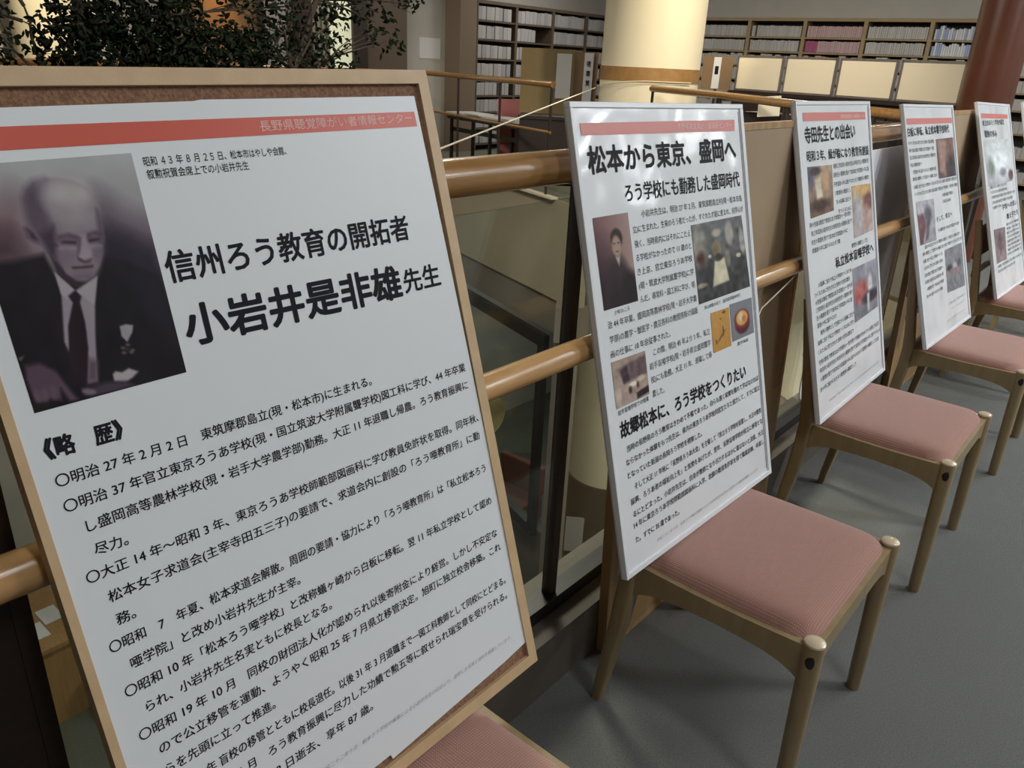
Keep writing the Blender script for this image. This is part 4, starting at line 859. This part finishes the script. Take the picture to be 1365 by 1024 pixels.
def indoor_tree(base, clumps, dens, label, seed, trunks):
    r = empty('indoor_tree', base, label, 'tree', 'trees rising out of the void'); B_ = Vector(base)
    pot = MB().tube([(0, 0, 0), (0, 0, .55), (0, 0, .6)], [.27, .33, .34], 28).build('planter', mat('dark_planter', (.05, .04, .035), .6), r, True)
    rnd = random.Random(seed)
    for tr in trunks: MB().tube([Vector(p) - B_ for p in tr[0]], tr[1], 8).build('trunk', M_bark, r, True)
    br = MB()
    for (x, y, z, rr) in clumps:
        tr = min(trunks, key=lambda t: min((Vector(p) - Vector((x, y, z))).length for p in t[0])); p0 = min([Vector(p) for p in tr[0]], key=lambda p: (p - Vector((x, y, z - .35))).length)
        p1 = Vector((x, y, z)); mid = (p0 + p1) / 2 + Vector((rnd.uniform(-.08, .08), rnd.uniform(-.08, .08), rnd.uniform(-.02, .1)))
        br.tube([p0 - B_, mid - B_, p1 - B_], [.016, .010, .005], 5)
        for _ in range(4):
            e = p1 + Vector((rnd.uniform(-1, 1), rnd.uniform(-1, 1), rnd.uniform(-.6, 1))) * rr; br.tube([mid - B_, (mid + e) / 2 + Vector((0, 0, .03)) - B_, e - B_], [.006, .004, .002], 4)
    bo = br.build('branches', M_bark, r); bo['kind'] = 'stuff'
    leaves(clumps, dens, r, seed)
    return r
rnd = random.Random(3)
def upper(cx_, cy_, n, rad, z0=2.35, z1=3.1): return [[cx_ + rnd.uniform(-rad, rad), cy_ + rnd.uniform(-rad, rad), rnd.uniform(z0, z1), rnd.uniform(.25, .42)] for _ in range(n)]
tA = CL[2:13]; tB = CL[12:27] + CL[28:]; tC = CL[:2] + [CL[27]]
indoor_tree((-6.75, 3.6, -5.6), tA + upper(-6.95, 3.4, 9, .6), 300, 'dense indoor tree, leaves coloured dark as unlit, above the portrait poster', 1, [([(-6.75, 3.6, -5.3), (-6.85, 3.5, -1), (-6.9, 3.4, .8), (-6.86, 3.42, 1.5), (-6.9, 3.4, 2.8)], [.07, .06, .05, .045, .03]), ([(-6.85, 3.5, -5.3), (-7.1, 3.2, .5), (-7.08, 3.02, 1.5), (-7.1, 3.0, 2.7)], [.05, .045, .04, .025])])
indoor_tree((-6.3, 4.7, -5.6), tB + upper(-6.3, 4.5, 4, .4), 110, 'sparser indoor tree with hanging twigs before the lit paper screen', 2, [([(-6.3, 4.7, -5.3), (-6.33, 4.5, 0), (-6.30, 4.45, 1.3), (-6.25, 4.7, 1.9), (-6.2, 4.8, 2.6)], [.04, .035, .028, .02, .012])])
indoor_tree((-7.5, 2.72, -5.6), tC + [[-7.2, 2.3, 2.4, .4], [-7.4, 2.2, 2.8, .4]], 210, 'indoor tree with bare curling twigs at the far left edge', 3,
            [([(-7.5, 2.72, -5.3), (-7.3, 2.6, 0), (-7.03, 2.64, 1.20), (-7.026, 2.644, 1.239), (-7.088, 2.664, 1.372), (-7.156, 2.664, 1.478), (-7.201, 2.69, 1.595), (-7.253, 2.684, 1.70)], [.045, .04, .03, .02, .013, .011, .009, .007]),
             ([(-7.188, 2.695, 1.585), (-7.175, 2.715, 1.635), (-7.15, 2.75, 1.645), (-7.115, 2.769, 1.611), (-7.064, 2.783, 1.56)], [.007, .006, .005, .005, .004]), ([(-7.126, 2.684, 1.468), (-7.079, 2.718, 1.46), (-7.055, 2.744, 1.473)], [.008, .006, .004]),
             ([(-7.083, 2.674, 1.384), (-7.044, 2.701, 1.375), (-7.009, 2.748, 1.41)], [.008, .006, .004]), ([(-7.245, 2.653, 1.593), (-7.203, 2.677, 1.573), (-7.19, 2.69, 1.58)], [.005, .005, .005])])

# ceiling lamps (fittings)
def lamp(x, y, lx, ly, label, g):
    r = empty('ceiling_light', (x, y, CEIL), label, 'light', g)
    MB().box((-lx / 2 - .02, -ly / 2 - .02, -.05), (lx / 2 + .02, ly / 2 + .02, 0)).build('housing', M_whiteframe, r)
    MB().box((-lx / 2, -ly / 2, -.056), (lx / 2, ly / 2, -.051)).build('diffuser', M_lamp, r)
for x, y, pw in LAMPS: lamp(x, y, 1.25, .3, 'rectangular ceiling light over the chair walkway', 'walkway ceiling lights')
for x, y in FAR: lamp(x, y, 1.2, .3, 'rectangular ceiling light over the library hall', 'hall ceiling lights')
